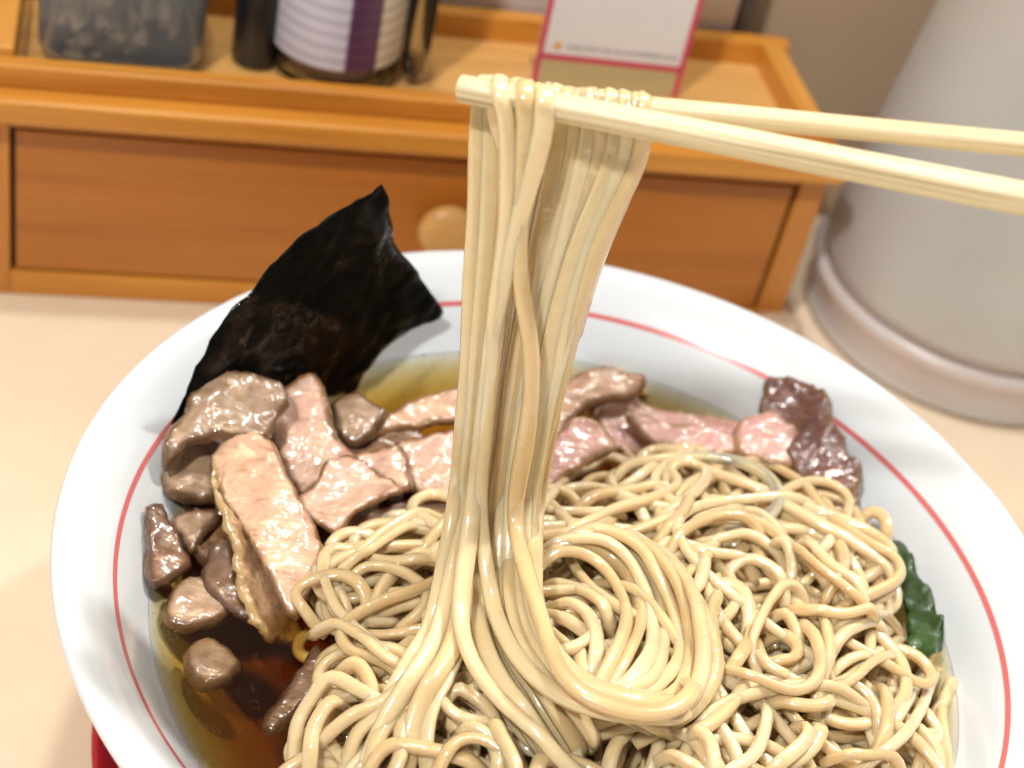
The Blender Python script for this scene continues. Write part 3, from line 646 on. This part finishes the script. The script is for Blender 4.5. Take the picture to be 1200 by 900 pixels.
# small strands seen inside the swirl, then the coils themselves
SW = 'coils of the noodle swirl'
inner_sw = [
 ([(640, 560), (700, 500), (690, 420), (640, 380)], 'short noodle deep inside the swirl hollow'),
 ([(590, 400), (650, 415), (710, 380), (740, 330), (720, 290)], 'small noodle crook inside the swirl hollow'),
 ([(520, 190), (620, 188), (720, 225), (830, 310)], 'upper noodle crossing the swirl hollow'),
 ([(560, 240), (655, 258), (720, 310), (752, 400), (745, 520)], 'noodle bending down through the swirl hollow'),
]
for pts, lab in inner_sw: trace(Z7, pts, lab, .30)
coils = [
 [(480, 150), (600, 92), (700, 92), (780, 140), (832, 230), (850, 320), (820, 430), (770, 520)],
 [(490, 120), (640, 62), (760, 80), (850, 150), (888, 250), (895, 350), (865, 440), (800, 530)],
 [(500, 90), (620, 42), (760, 45), (870, 120), (925, 220), (940, 330), (930, 430), (880, 520), (780, 560)],
 [(540, 60), (700, 20), (820, 50), (905, 120), (965, 240), (990, 350), (980, 450), (930, 530), (800, 580), (680, 560)],
 [(600, 25), (760, 0), (880, 50), (960, 150), (1020, 290), (1035, 420), (990, 520), (880, 590), (740, 590), (640, 540)],
 [(700, 0), (850, 20), (960, 90), (1030, 200), (1075, 330), (1080, 460), (1020, 570), (890, 620), (740, 620)],
 [(840, 10), (940, 50), (1050, 170), (1110, 310), (1125, 450), (1070, 590), (930, 660), (780, 660)],
 [(960, 110), (1060, 190), (1120, 290), (1160, 420), (1150, 540), (1060, 650), (900, 690)],
]
CL = ['innermost coil of the big noodle swirl', 'second coil from the inside of the swirl', 'third coil from the inside of the swirl', 'fourth coil from the inside of the swirl',
      'fifth coil from the inside of the swirl', 'sixth coil from the inside of the swirl', 'seventh coil from the inside of the swirl', 'outermost coil of the big noodle swirl']
for pts, lab in zip(coils[::-1], CL[::-1]): trace(Z7, pts, lab, .315, group=SW, sig=7)

# ------------------------------------------------------------------ chopsticks
def stick(A, B, w0, w1, label):
    A, B = np.array(A), np.array(B); L = np.linalg.norm(B-A); T_ = (B-A)/L
    o = thing('chopstick', label, 'chopstick', A)
    X = Vector(T_); Zv = Vector((0, 0, 1)); Zv = (Zv-X*Zv.dot(X)).normalized(); Y = Zv.cross(X)
    R_ = Matrix((X, Y, Zv)).transposed().to_4x4() @ Matrix.Rotation(math.radians(12), 4, 'X')
    o.rotation_euler = R_.to_euler()
    n, ns = 60, 20; V, F = [], []
    for i in range(n):
        t = i/(n-1); ww = (w0+(w1-w0)*min(1, t*1.6))/2
        if i == 0: ww *= .93
        for k in range(ns):
            a = 2*math.pi*(k+.5)/ns; e = .62; cx, sy = math.cos(a), math.sin(a)
            x = math.copysign(abs(cx)**e, cx)*ww; y = math.copysign(abs(sy)**e, sy)*ww
            V.append((t*L if i else 0, x, y))
            if i == 1: pass
    V = [((.03 if ns <= j < 2*ns else v[0]), v[1], v[2]) for j, v in enumerate(V)]
    for i in range(n-1):
        for k in range(ns): F.append((i*ns+k, i*ns+(k+1) % ns, (i+1)*ns+(k+1) % ns, (i+1)*ns+k))
    F.append(tuple((n-1)*ns+k for k in range(ns)))
    b = link('shaft', mesh('shaft', V, F), MAT['chop'], o)
    V2 = [(-.004, V[k][1]*.99, V[k][2]*.99) for k in range(ns)]+[(.02, V[k][1]*.985, V[k][2]*.985) for k in range(ns)]
    link('cut_end', mesh('cut_end', V2, [tuple(range(ns))]+[(k, (k+1) % ns, ns+(k+1) % ns, ns+k) for k in range(ns)], False), MAT['chop_end'], o)
    return A, B
YF, YRr = 25.6, 26.55
FA, FB = UY(538, 103, YF), UY(1500, 292, 23.6)
RA, RB = UY(600, 110.5, YRr), UY(1500, 199, 25.0)
stick(FA, FB, .43, .485, 'front pale wooden chopstick with its tip poking out left of the noodles')
stick(RA, RB, .35, .36, 'rear pale wooden chopstick half hidden behind the front one')
def on(A, B, x):
    t = (x-A[0])/(B[0]-A[0]); return A+(B-A)*t

# ------------------------------------------------------------------ lifted strands
Z3 = (500, 50, 3.6); Z3b = (480, 250, 2.0)
def hang_path(pts, ytop, ybot):
    out = []
    for a, b in pts:
        t = min(1, max(0, (b-130)/(700-130))); out.append(UY(a, b, ytop+(ybot-ytop)*t))
    return out
def over(A, B, xtop, r, th):
    """arc over a stick from behind to the front at this x"""
    c = on(A, B, xtop); out = []
    for dg in (150, 115, 90, 60, 25, -5):
        a = math.radians(180-dg); R_ = r+th*.5
        out.append(c+np.array([0, -math.cos(a)*-1*0, 0])+np.array([0, math.cos(math.radians(dg))*-R_*-1*-1, math.sin(math.radians(dg))*R_]))
    return out
def arc(A, B, x, r, th, order=(-25, 5, 35, 62, 90, 118, 150, 180)):
    c = on(A, B, x); R_ = r+th*.5; out = []
    for dg in order: a = math.radians(dg); out.append(c+np.array([0, math.cos(a)*R_, math.sin(a)*R_]))
    return out                             # from behind (+y) over the top to the front (-y)
def lay_tail(xy3, wd, th):
    return None
def hang(label, top_px, pts, tail=None, front=True, wd=.36, th=.26, ybot=25.0, ytop=None, tw=.35, behind=None):
    A, B = (FA, FB) if front else (RA, RB); r = .255 if front else .215
    y0 = (YF-.45) if front else (YRr-.42)
    yt = ytop if ytop is not None else y0
    xt = UY(top_px[0], top_px[1], (YF if front else YRr))[0]
    P = []
    # back end: comes up behind the stick from the tangle below
    cb = on(A, B, xt); bo = .33 if front else .42
    bz = behind if behind is not None else 9.5
    back = [UY(a, b, A[1]+bo+(25.5-A[1])*min(1, max(0, (b-130)/570))) for a, b in (pts[1:3] if front else pts[1:5])][::-1]
    P += back+[np.array([cb[0], cb[1]+bo+.03, cb[2]-.9])]
    P += arc(A, B, xt, r, th)
    P += hang_path([q_ for q_ in pts if q_[1] < 648], yt, ybot)
    P = list(P)
    if tail:
        q = []
        for a, b in px(Z7, tail): q.append(U(a, b, float(mound(*U(a, b, 7)[:2]))+.7))
        q = np.array(q); xy = catmull(q[:, :2], .12)
        z = deposit(xy, wd, th, 7)
        c0 = np.array([(x, y, float(mound(x, y))+.7) for x, y in xy]); d = c0-CP; P3 = CP+d*((z-CAMZ)/d[:, 2])[:, None]
        P3 = P3[::6]
        H = P; P = np.array(H+list(P3[1:]))
    P = catmull(np.array(P), .12)
    n = len(P)
    zz = smooth1(P[:, 2], 3); yy = smooth1(P[:, 1], 3); xx = smooth1(P[:, 0], 4); P = np.c_[xx, yy, zz]
    return add_noodle(P, label, HGRP, 'noodle_hang', wd, th, tw, base=(seedc[0]*.37 % .5)-.25)
# rear layers first (top x runs along the rear stick)
rng = random.Random(5)
tails = [
 [(492, 190), (520, 300), (560, 400), (620, 490), (720, 560), (880, 605), (1020, 590), (1085, 500)],
 [(470, 170), (490, 290), (530, 400), (600, 500), (700, 580), (840, 640), (990, 650), (1080, 590)],
 [(435, 170), (450, 290), (490, 400), (560, 500), (650, 580), (760, 640), (900, 670)],
 [(398, 190), (410, 320), (450, 430), (530, 540), (620, 630), (740, 690), (870, 710)],
 [(368, 170), (375, 290), (405, 410), (470, 520), (560, 620), (670, 710), (780, 740)],
 [(316, 190), (325, 340), (360, 470), (430, 580), (520, 680), (620, 760), (720, 790)],
 [(225, 230), (205, 330), (150, 450), (70, 560), (0, 640), (-50, 740), (-90, 860)],
 [(210, 230), (175, 330), (100, 440), (30, 540), (-40, 630), (-100, 710)],
 [(275, 240), (262, 360), (225, 460), (150, 550), (95, 660), (105, 770), (170, 860)],
 [(262, 240), (268, 380), (235, 500), (160, 610), (130, 720), (170, 810), (260, 880)],
]
rear = [  # top px, path px, tail
 ((652, 95), [(640, 150), (622, 230), (604, 320), (588, 420), (572, 520), (562, 600), (556, 660), (552, 700)], 5),
 ((668, 95), [(655, 160), (640, 240), (620, 340), (602, 440), (590, 530), (578, 610), (568, 690), (570, 740)], 4),
 ((640, 95), [(618, 160), (600, 240), (590, 320), (574, 420), (560, 520), (548, 600), (540, 660), (535, 710)], 9),
 ((684, 95), [(678, 160), (655, 250), (632, 340), (616, 430), (600, 520), (588, 600), (582, 660), (590, 720)], 3),
 ((700, 96), [(692, 160), (670, 250), (645, 340), (628, 430), (610, 520), (600, 600), (596, 650), (600, 700)], 2),
 ((716, 96), [(708, 170), (690, 230), (660, 310), (640, 390), (622, 480), (608, 560), (604, 620), (608, 690)], 1),
 ((731, 97), [(724, 170), (705, 225), (676, 290), (655, 370), (638, 450), (622, 530), (612, 600), (615, 660)], 0),
 ((746, 98), [(742, 170), (722, 220), (698, 270), (672, 350), (655, 420), (640, 480), (624, 550), (616, 610)], None),
 ((761, 99), [(757, 170), (738, 215), (712, 262), (690, 325), (668, 400), (655, 450), (636, 520), (620, 600)], None),
]
RL = ['lifted noodle in the shaded middle of the bundle behind the front chopstick', 'lifted noodle just right of the bundle middle, under the front chopstick', 'lifted noodle filling the gap behind the front three draped strands',
      'lifted noodle sixth from the right edge of the hanging bundle', 'lifted noodle fifth from the right edge of the hanging bundle', 'lifted noodle fourth from the right edge of the hanging bundle',
      'lifted noodle third from the right edge of the hanging bundle', 'lifted noodle second from the right edge of the hanging bundle', 'lifted noodle forming the right edge of the hanging bundle']
NT = [(480, 120), (540, 260), (575, 370), (592, 450), (645, 530), (740, 592), (880, 632), (1000, 640), (1082, 590), (1112, 480), (1085, 360)]
for (tp, pts, ti), lab in zip(rear, RL):
    tl = tails[ti] if ti is not None else [(490, 150), (530, 250), (560, 360), (590, 450), (650, 540)]
    hang(lab, tp, pts, tl, front=False, wd=.39, th=.19, ybot=24.75+rng.uniform(-.12, .12), tw=.1)
extra = [((660, 95), 5, [(646, 150), (630, 235), (612, 330), (594, 425), (580, 520), (569, 600)]), ((692, 96), 3, [(684, 160), (662, 250), (638, 340), (621, 430), (604, 520), (592, 600)]),
 ((708, 96), 2, [(700, 165), (680, 240), (652, 325), (634, 410), (616, 500), (602, 600)]), ((724, 97), 1, [(717, 170), (697, 228), (668, 300), (648, 380), (630, 465), (612, 590)]),
 ((739, 97), 0, [(733, 170), (714, 222), (687, 280), (664, 360), (647, 440), (620, 590)]), ((754, 98), 0, [(750, 170), (731, 215), (705, 266), (682, 335), (662, 410), (628, 585)])]
for k_, (tp, ti, pts) in enumerate(extra):
    hang('lifted noodle in the back layer of the bundle, glimpsed through gaps', tp, pts, [(a+12, b-18) for a, b in tails[ti]], front=False, wd=.40, th=.20, ybot=25.35, ytop=YRr-.02, tw=.1)
left = [
 ((567, 96), [(563, 140), (560, 220), (556, 300), (551, 400), (543, 500), (533, 590), (525, 660), (521, 700)], 7, 'lifted noodle forming the left edge of the hanging bundle'),
 ((576, 96), [(577, 145), (574, 230), (568, 320), (560, 420), (550, 520), (542, 600), (534, 660), (530, 700)], 6, 'lifted noodle second from the left edge of the hanging bundle'),
 ((605, 96), [(604, 150), (598, 240), (588, 330), (574, 430), (562, 530), (552, 610), (545, 670), (540, 710)], 8, 'lifted noodle glimpsed between the first and second draped strands'),
]
for tp, pts, ti, lab in left: hang(lab, tp, pts, tails[ti], front=False, wd=.38, th=.26, ybot=24.6, ytop=26.1, tw=.12)
front3 = [
 ((589, 80), [(591, 112), (595, 150), (596, 190), (595, 235), (592, 285), (582, 360), (576, 430), (566, 520), (562, 600)], [(350, 150), (390, 270), (430, 380), (500, 480), (600, 560), (720, 615), (880, 645), (1020, 645), (1095, 580), (1120, 470)], 'first noodle draped over the front chopstick beside its tip', .33),
 ((619, 88), [(618, 120), (616, 165), (612, 225), (608, 288), (612, 350), (622, 400), (622, 470), (612, 540), (602, 610), (606, 660), (616, 700)], [(482, 130)]+NT[1:], 'middle noodle of the three draped over the front chopstick', .33),
 ((643, 92), [(642, 122), (636, 163), (622, 206), (610, 246), (600, 290), (585, 350), (575, 405), (570, 455), (563, 530), (555, 590), (545, 650), (540, 700)], [(275, 190), (268, 310), (310, 460), (400, 580), (490, 660), (600, 750), (690, 800), (770, 780), (800, 700)], 'right noodle of the three draped over the front chopstick', .35),
]
for tp, pts, tl, lab, wd in front3: hang(lab, tp, pts, tl, front=True, wd=wd, th=.26, ybot=24.35, tw=.1)

# ------------------------------------------------------------------ slices of meat, seaweed, leaf
def slab(name, outline, z0, a, b, th, mat, label, cat, bend=(0, 0), amp=.07, rimw=.30, edge_r=.16, res=.14, group=None, fold=None, jag=.04, ruf=0.0, plane=None):
    """outline in photograph points -> piece with thickness on the plane z = z0 + a*dx + b*dy about its middle"""
    C0 = np.mean([U(x, y, z0) for x, y in outline], 0)
    nrm = np.array([-float(a), -b, 1.]); nrm /= np.linalg.norm(nrm)
    if plane:
        A_, B_, D_ = [U(*q) for q in plane]; nrm = np.cross(B_-A_, D_-A_); nrm /= np.linalg.norm(nrm)
        if nrm[2] < 0: nrm = -nrm
        a = -nrm[0]/nrm[2]; cpx = np.mean(outline, 0); d = ray(*cpx); C0 = CP+d*(((A_-CP)@nrm)/(d@nrm))
    P = []
    for x, y in outline:
        d = ray(x, y); t = ((C0-CP)@nrm)/(d@nrm); P.append(CP+d*t)
    ex = np.array([1., 0, a]); ex /= np.linalg.norm(ex); ey = np.cross(nrm, ex)
    Q = np.array([((p-C0)@ex, (p-C0)@ey) for p in P])
    # smooth closed outline
    k = len(Q); ring = []
    for i in range(k):
        p0, p1, p2, p3 = Q[i-1], Q[i], Q[(i+1) % k], Q[(i+2) % k]; m_ = max(2, int(np.linalg.norm(p2-p1)/.16))
        for t in np.arange(m_)/m_: ring.append(.5*((2*p1)+(p2-p0)*t+(2*p0-5*p1+4*p2-p3)*t*t+(3*p1-p0-3*p2+p3)*t**3))
    ring = np.array(ring)
    if jag:
        cc = ring.mean(0)
        for i in range(len(ring)):
            q = ring[i]; ring[i] = q+(q-cc)/np.linalg.norm(q-cc)*jag*noise.noise(Vector((q[0]*3.1, q[1]*3.1, z0*7)))*2
    def dist(pt):
        d_ = 9.
        A_ = ring; B_ = np.roll(ring, -1, 0); AB = B_-A_; t = np.clip(((pt-A_)*AB).sum(1)/((AB**2).sum(1)+1e-12), 0, 1)
        return np.sqrt((((A_+AB*t[:, None])-pt)**2).sum(1).min())
    mn, mx_ = ring.min(0), ring.max(0); pts = [Vector(q) for q in ring]; nb = len(pts)
    y = mn[1]; row = 0
    def ins(pt):
        c = False; x_, y_ = pt; A_ = ring; B_ = np.roll(ring, 1, 0)
        m = ((A_[:, 1] > y_) != (B_[:, 1] > y_)); xi = (B_[:, 0]-A_[:, 0])*(y_-A_[:, 1])/(B_[:, 1]-A_[:, 1]+1e-12)+A_[:, 0]
        return (np.sum(m & (x_ < xi)) % 2) == 1
    while y < mx_[1]:
        x = mn[0]+(res/2 if row % 2 else 0)
        while x < mx_[0]:
            if ins((x, y)) and dist(np.array((x, y))) > res*.45: pts.append(Vector((x+random.uniform(-.2, .2)*res, y+random.uniform(-.2, .2)*res)))
            x += res
        y += res*.866; row += 1
    vs_, _, fs, _, _, _ = geometry.delaunay_2d_cdt(pts, [(i, (i+1) % nb) for i in range(nb)], [], 1, 1e-5)
    vs_ = np.array([tuple(v) for v in vs_])
    dd = np.array([dist(v) for v in vs_])
    off = Vector((random.random()*50, random.random()*50, 0))
    def shape(q):
        u, v = q
        o_ = bend[0]*u*u+bend[1]*v*v; o_ += 0
        if fold:
            fu, fv, fo, fk = fold; s_ = u*fu+v*fv-fo
            if s_ > 0: o_ += fk*s_*s_/(s_+.4)
        q3 = Vector((u, v, 0))+off
        return o_+amp*(noise.noise(q3*.9)*1.6+noise.noise(q3*2.3)*.7+noise.noise(q3*5.5)*.22)
    V, rim = [], []
    e = np.clip(dd/edge_r, 0, 1); prof = np.sqrt(1-(1-e)**2)
    def ruffle(q, d1): return ruf*max(0, 1-d1/.45)**1.5*noise.noise(Vector((q[0]*2.6, q[1]*2.6, 3.3))+off)*2
    for q, pr, d1 in zip(vs_, prof, dd):
        s_ = shape(q)+ruffle(q, d1); V.append(C0+ex*q[0]+ey*q[1]+nrm*(s_+th*.5*pr)); rim.append(max(0, 1-d1/rimw))
    n = len(vs_)
    for q, pr, d1 in zip(vs_, prof, dd):
        s_ = shape(q)+ruffle(q, d1); V.append(C0+ex*q[0]+ey*q[1]+nrm*(s_-th*.5*pr)); rim.append(max(0, 1-d1/rimw))
    F = [tuple(f) for f in fs]+[tuple(i+n for i in f[::-1]) for f in fs]
    V = [v-C0 for v in V]
    me = mesh(name, V, F)
    at = me.attributes.new('rim', 'FLOAT', 'POINT'); at.data.foreach_set('value', rim)
    bm = bmesh.new(); bm.from_mesh(me); bmesh.ops.remove_doubles(bm, verts=bm.verts, dist=.0004*S*10); bmesh.ops.recalc_face_normals(bm, faces=bm.faces); bm.to_mesh(me); bm.free()
    me.polygons.foreach_set('use_smooth', [True]*len(me.polygons))
    o = link(name, me, MAT[mat], loc=C0); tag(o, label, cat, group); return o
MG = 'meat slices on the soup'
def ms(c, pts, z0, a, b, th, mat, label, name='meat_slice', grow=1.07, **kw):
    q = np.array(px(c, pts)); cc = q.mean(0); q = cc+(q-cc)*grow; kw['amp'] = kw.get('amp', .07)*1.0; kw.setdefault('ruf', .10); kw.setdefault('edge_r', .065); kw.setdefault('jag', .055); kw.setdefault('res', .11)
    return slab(name, [tuple(v) for v in q], z0, a, b, th*.85, mat, label, 'meat', group=MG, **kw)
ms(Z4, [(120, 330), (250, 260), (420, 250), (560, 300), (600, 420), (560, 560), (400, 560), (250, 540), (150, 470)], 5.95, 0, .1, .5, 'brown', 'dark brown filler meat sunk in the broth as shade beneath the left of the pile')  # added filler slabs, their brown stands for the shade between the slices
ms(Z4, [(420, 230), (600, 180), (800, 200), (1000, 290), (1040, 420), (900, 500), (700, 560), (560, 520), (450, 380)], 5.95, 0, .1, .5, 'brown', 'dark brown filler meat sunk as shade beneath the pink strips of the pile')
ms(Z4, [(230, 560), (400, 520), (600, 600), (640, 720), (560, 830), (420, 850), (300, 760), (220, 660)], 5.85, 0, .0, .4, 'brown', 'dark brown filler meat sunk as shade beneath the large peach slice')
# submerged or low pieces first
ms(Z5, [(380, 300), (420, 235), (490, 205), (560, 220), (595, 290), (540, 345), (450, 365), (390, 345)], 6.02, 0, .05, .42, 'grey', 'rounded tan meat lump half sunk at the left edge of the broth', bend=(-.12, -.12), jag=.035, ruf=.05, edge_r=.15)
ms(Z5, [(445, 450), (480, 405), (540, 400), (590, 435), (625, 475), (590, 520), (530, 548), (470, 532)], 5.93, 0, .0, .45, 'grey', 'small tan meat lump floating alone with bubbles in the broth', bend=(-.2, -.2), jag=.03, ruf=.04, edge_r=.15)
ms(Z5, [(690, 650), (740, 580), (800, 500), (850, 430), (890, 450), (885, 520), (830, 600), (770, 660), (715, 695)], 6.0, .05, .1, .36, 'brown', 'narrow brown meat strip slanting in the dark broth beside the noodles', jag=.04, ruf=.06)
ms(Z5, [(500, 200), (545, 95), (590, 100), (610, 200), (650, 330), (570, 300), (520, 260)], 6.25, .1, .3, .3, 'brown', 'dark brown meat sliver standing behind the peach slice skin')
ms(Z4, [(150, 560), (250, 520), (310, 540), (260, 620), (210, 670)], 6.15, 0, .2, .3, 'grey', 'dull tan meat piece sunk behind the textured left piece')
ms(Z4, [(60, 520), (120, 513), (150, 575), (190, 650), (215, 705), (180, 745), (90, 790), (62, 740), (70, 640)], 6.5, -.35, .15, .35, 'brown', 'textured brown meat piece against the left bowl wall', amp=.1)
ms(Z4, [(720, 625), (760, 560), (850, 522), (960, 500), (1090, 500), (1150, 540), (1100, 630), (900, 655), (770, 645)], 6.35, 0, .25, .35, 'brown', 'ridged brown meat slice under the noodle arc left of the bundle')
ms(Z4, [(690, 170), (740, 125), (800, 130), (850, 158), (885, 190), (860, 240), (810, 285), (740, 290), (700, 230)], 6.6, .1, .35, .4, 'grey', 'small grey tan meat curl below the seaweed', bend=(-.12, -.1))
ms(Z6, [(-120, 340), (-60, 300), (20, 260), (110, 210), (180, 190), (300, 180), (300, 270), (160, 300), (0, 330), (-80, 370)], 6.45, 0, .3, .35, 'peach', 'thin pale meat slice farthest back left of the bundle')
ms(Z4, [(930, 300), (1040, 270), (1130, 255), (1250, 270), (1270, 420), (1200, 480), (1060, 492), (985, 470), (955, 390)], 6.55, 0, .42, .4, 'pink', 'wet pink brown meat slice tucked behind the lifted bundle')
ms(Z4, [(760, 345), (860, 312), (935, 306), (968, 375), (965, 460), (900, 455), (835, 400)], 6.75, .1, .4, .3, 'pink', 'small pale meat tongue left of the lifted bundle', bend=(-.1, 0))
ms(Z6, [(520, 400), (560, 300), (585, 220), (640, 150), (740, 110), (840, 118), (910, 150), (860, 205), (740, 225), (660, 290), (580, 400)], 6.75, .05, .3, .35, 'peach', 'broad pale peach meat slice at the back right of the bundle')
ms(Z6, [(470, 560), (520, 450), (590, 350), (655, 290), (725, 280), (785, 325), (810, 375), (740, 415), (640, 475), (580, 540), (520, 570)], 7.15, .05, .45, .5, 'rose', 'bright pink meat slice just right of the lifted bundle', bend=(-.08, -.1))
ms(Z6, [(860, 265), (930, 262), (1000, 288), (1100, 300), (1230, 330), (1230, 400), (1050, 385), (960, 370), (900, 325)], 6.6, 0, .35, .3, 'rose', 'narrow mauve pink meat slice peeking over the back of the heap')
ms(Z8, [(230, 240), (250, 208), (310, 182), (345, 175), (420, 230), (450, 300), (420, 360), (300, 350), (235, 305)], 6.95, .15, .4, .4, 'rose', 'pink meat piece joined before the dark seared slice', bend=(-.1, -.1))
ms(Z8, [(350, 82), (430, 86), (510, 112), (550, 142), (560, 220), (598, 260), (612, 310), (650, 360), (640, 430), (640, 490), (580, 522), (520, 460), (440, 390), (400, 320), (340, 230), (330, 150)], 7.15, .30, .35, .35, 'dark', 'dark seared red brown meat slice leaning on the right bowl wall', amp=.1)
ms(Z4, [(185, 285), (300, 283), (335, 330), (320, 420), (285, 485), (200, 482), (140, 476), (103, 430), (108, 365), (155, 345)], 6.6, -.15, .3, .45, 'grey', 'grey brown meat lobe with a tan tip at the left', bend=(-.1, -.1))
ms(Z4, [(190, 180), (260, 82), (350, 48), (450, 58), (525, 92), (545, 140), (500, 205), (475, 275), (400, 275), (300, 285), (220, 292), (185, 335), (135, 365), (128, 285), (150, 228)], 7.9, -.1, .5, .45, 'grey', 'large glistening grey brown meat slice topmost left under the seaweed', bend=(-.07, -.09), amp=.12)
ms(Z4, [(555, 95), (620, 58), (658, 72), (682, 160), (705, 230), (750, 305), (795, 345), (710, 385), (650, 440), (590, 462), (535, 390), (495, 300), (478, 200), (500, 130)], 7.1, .05, .55, .42, 'pink', 'upright pink meat strip with a tan edge in the middle of the pile', bend=(-.1, -.03))
ms(Z4, [(640, 450), (690, 360), (750, 350), (830, 390), (900, 448), (935, 485), (850, 500), (780, 540), (725, 610), (690, 600), (640, 565), (590, 500)], 6.95, .1, .3, .25, 'pink', 'curled meat flap with a thin brown rim beside the peach slice', bend=(.16, .06), rimw=.16)
ms(Z4, [(300, 370), (335, 500), (400, 610), (480, 740), (560, 850), (590, 930), (500, 960), (430, 900), (380, 760), (350, 640), (315, 520)], 6.6, -.9, .1, .3, 'skin', 'wrinkled tan skin side folded under the large peach slice', amp=.09)
ms(Z4, [(285, 335), (340, 283), (450, 272), (500, 298), (542, 400), (595, 500), (645, 600), (662, 680), (640, 745), (585, 830), (545, 855), (480, 740), (400, 600), (335, 500), (300, 420)], 7.25, .12, .38, .5, 'peach', 'large smooth peach meat slice lying on top of the pile', bend=(-.12, -.025), amp=.06, rimw=.16)
ms(Z6, [(760, 260), (860, 215), (980, 250), (1120, 270), (1290, 300), (1380, 350), (1330, 420), (1150, 420), (980, 420), (860, 400), (780, 340)], 6.25, 0, .25, .35, 'rose', 'broad pale pink meat slice running under the back edge of the noodle heap')
# seaweed sheet
nz = [(446, 215), (425, 230), (400, 244), (355, 275), (318, 312), (288, 348), (262, 376), (247, 400), (232, 432), (215, 470), (203, 500), (240, 500), (300, 480), (360, 472), (412, 458), (430, 430), (455, 405), (490, 384), (519, 368), (500, 336), (483, 310), (467, 291), (462, 268), (456, 240)]
slab('seaweed_sheet', nz, 9.0, .0, 1.75, .035, 'nori', 'black green sheet of dried seaweed leaning on the rim at the back left', 'seaweed', amp=.06, edge_r=.03, res=.14, bend=(0, 0), jag=.008, ruf=.05, plane=[(205, 495, 7.5), (425, 445, 6.15), (446, 215, 12.6)])
# green leaf and bamboo shoot
slab('green_leaf', px(ZB, [(715, 120), (742, 62), (778, 52), (806, 108), (840, 180), (876, 255), (915, 335), (912, 420), (850, 485), (795, 440), (785, 330), (765, 240), (722, 175)]), 6.75, .35, .0, .07, 'leaf', 'dark green leaf stuck to the right wall beside the noodles', 'vegetable', amp=.09, ruf=.2, edge_r=.05, jag=.06)
# oil bubbles on the broth
def blob_cloud(items):
    V, F = [], []
    for (x, y, z, r) in items:
        b = len(V); t_ = min(.5, .022/r); rings = [(1, 0), (1-t_*.3, .018/r), (1-t_*.7, .018/r), (1-t_, 0)]
        for rr_, h in rings:
            for k in range(10): a = k*math.pi/5; V.append((x+r*rr_*math.cos(a), y+r*rr_*math.sin(a), z+r*h))
        for q in range(3):
            for k in range(10): F.append((b+q*10+k, b+q*10+(k+1) % 10, b+(q+1)*10+(k+1) % 10, b+(q+1)*10+k))
    return V, F
it = []; q = random.Random(3)
for (cx, cy, sx, sy, n) in ((300, 800, 70, 60, 90), (250, 860, 60, 30, 40), (200, 720, 14, 60, 40), (330, 700, 50, 50, 40), (480, 440, 60, 14, 20), (780, 462, 60, 10, 12), (450, 850, 40, 30, 25), (1020, 860, 60, 30, 20), (1110, 800, 12, 60, 25), (1060, 650, 30, 40, 25), (400, 760, 60, 30, 25)):
    for i in range(n//2):
        P = U(cx+q.gauss(0, sx*.6), cy+q.gauss(0, sy*.6), ZS)
        if math.hypot(P[0]-BX, P[1]-BY) < 8.95: it.append((P[0], P[1], ZS+.004, q.choice((.03, .03, .04, .05, .07, .11))))
for i in range(120):
    a = q.uniform(0, 6.28); r = q.uniform(8.86, 9.06); it.append((BX+r*math.cos(a), BY+r*math.sin(a), ZS+.02, q.uniform(.02, .05)))
V, F = blob_cloud(it); o = link('oil_bubbles', mesh('oil_bubbles', V, F), MAT['oil']); tag(o, kind='stuff')
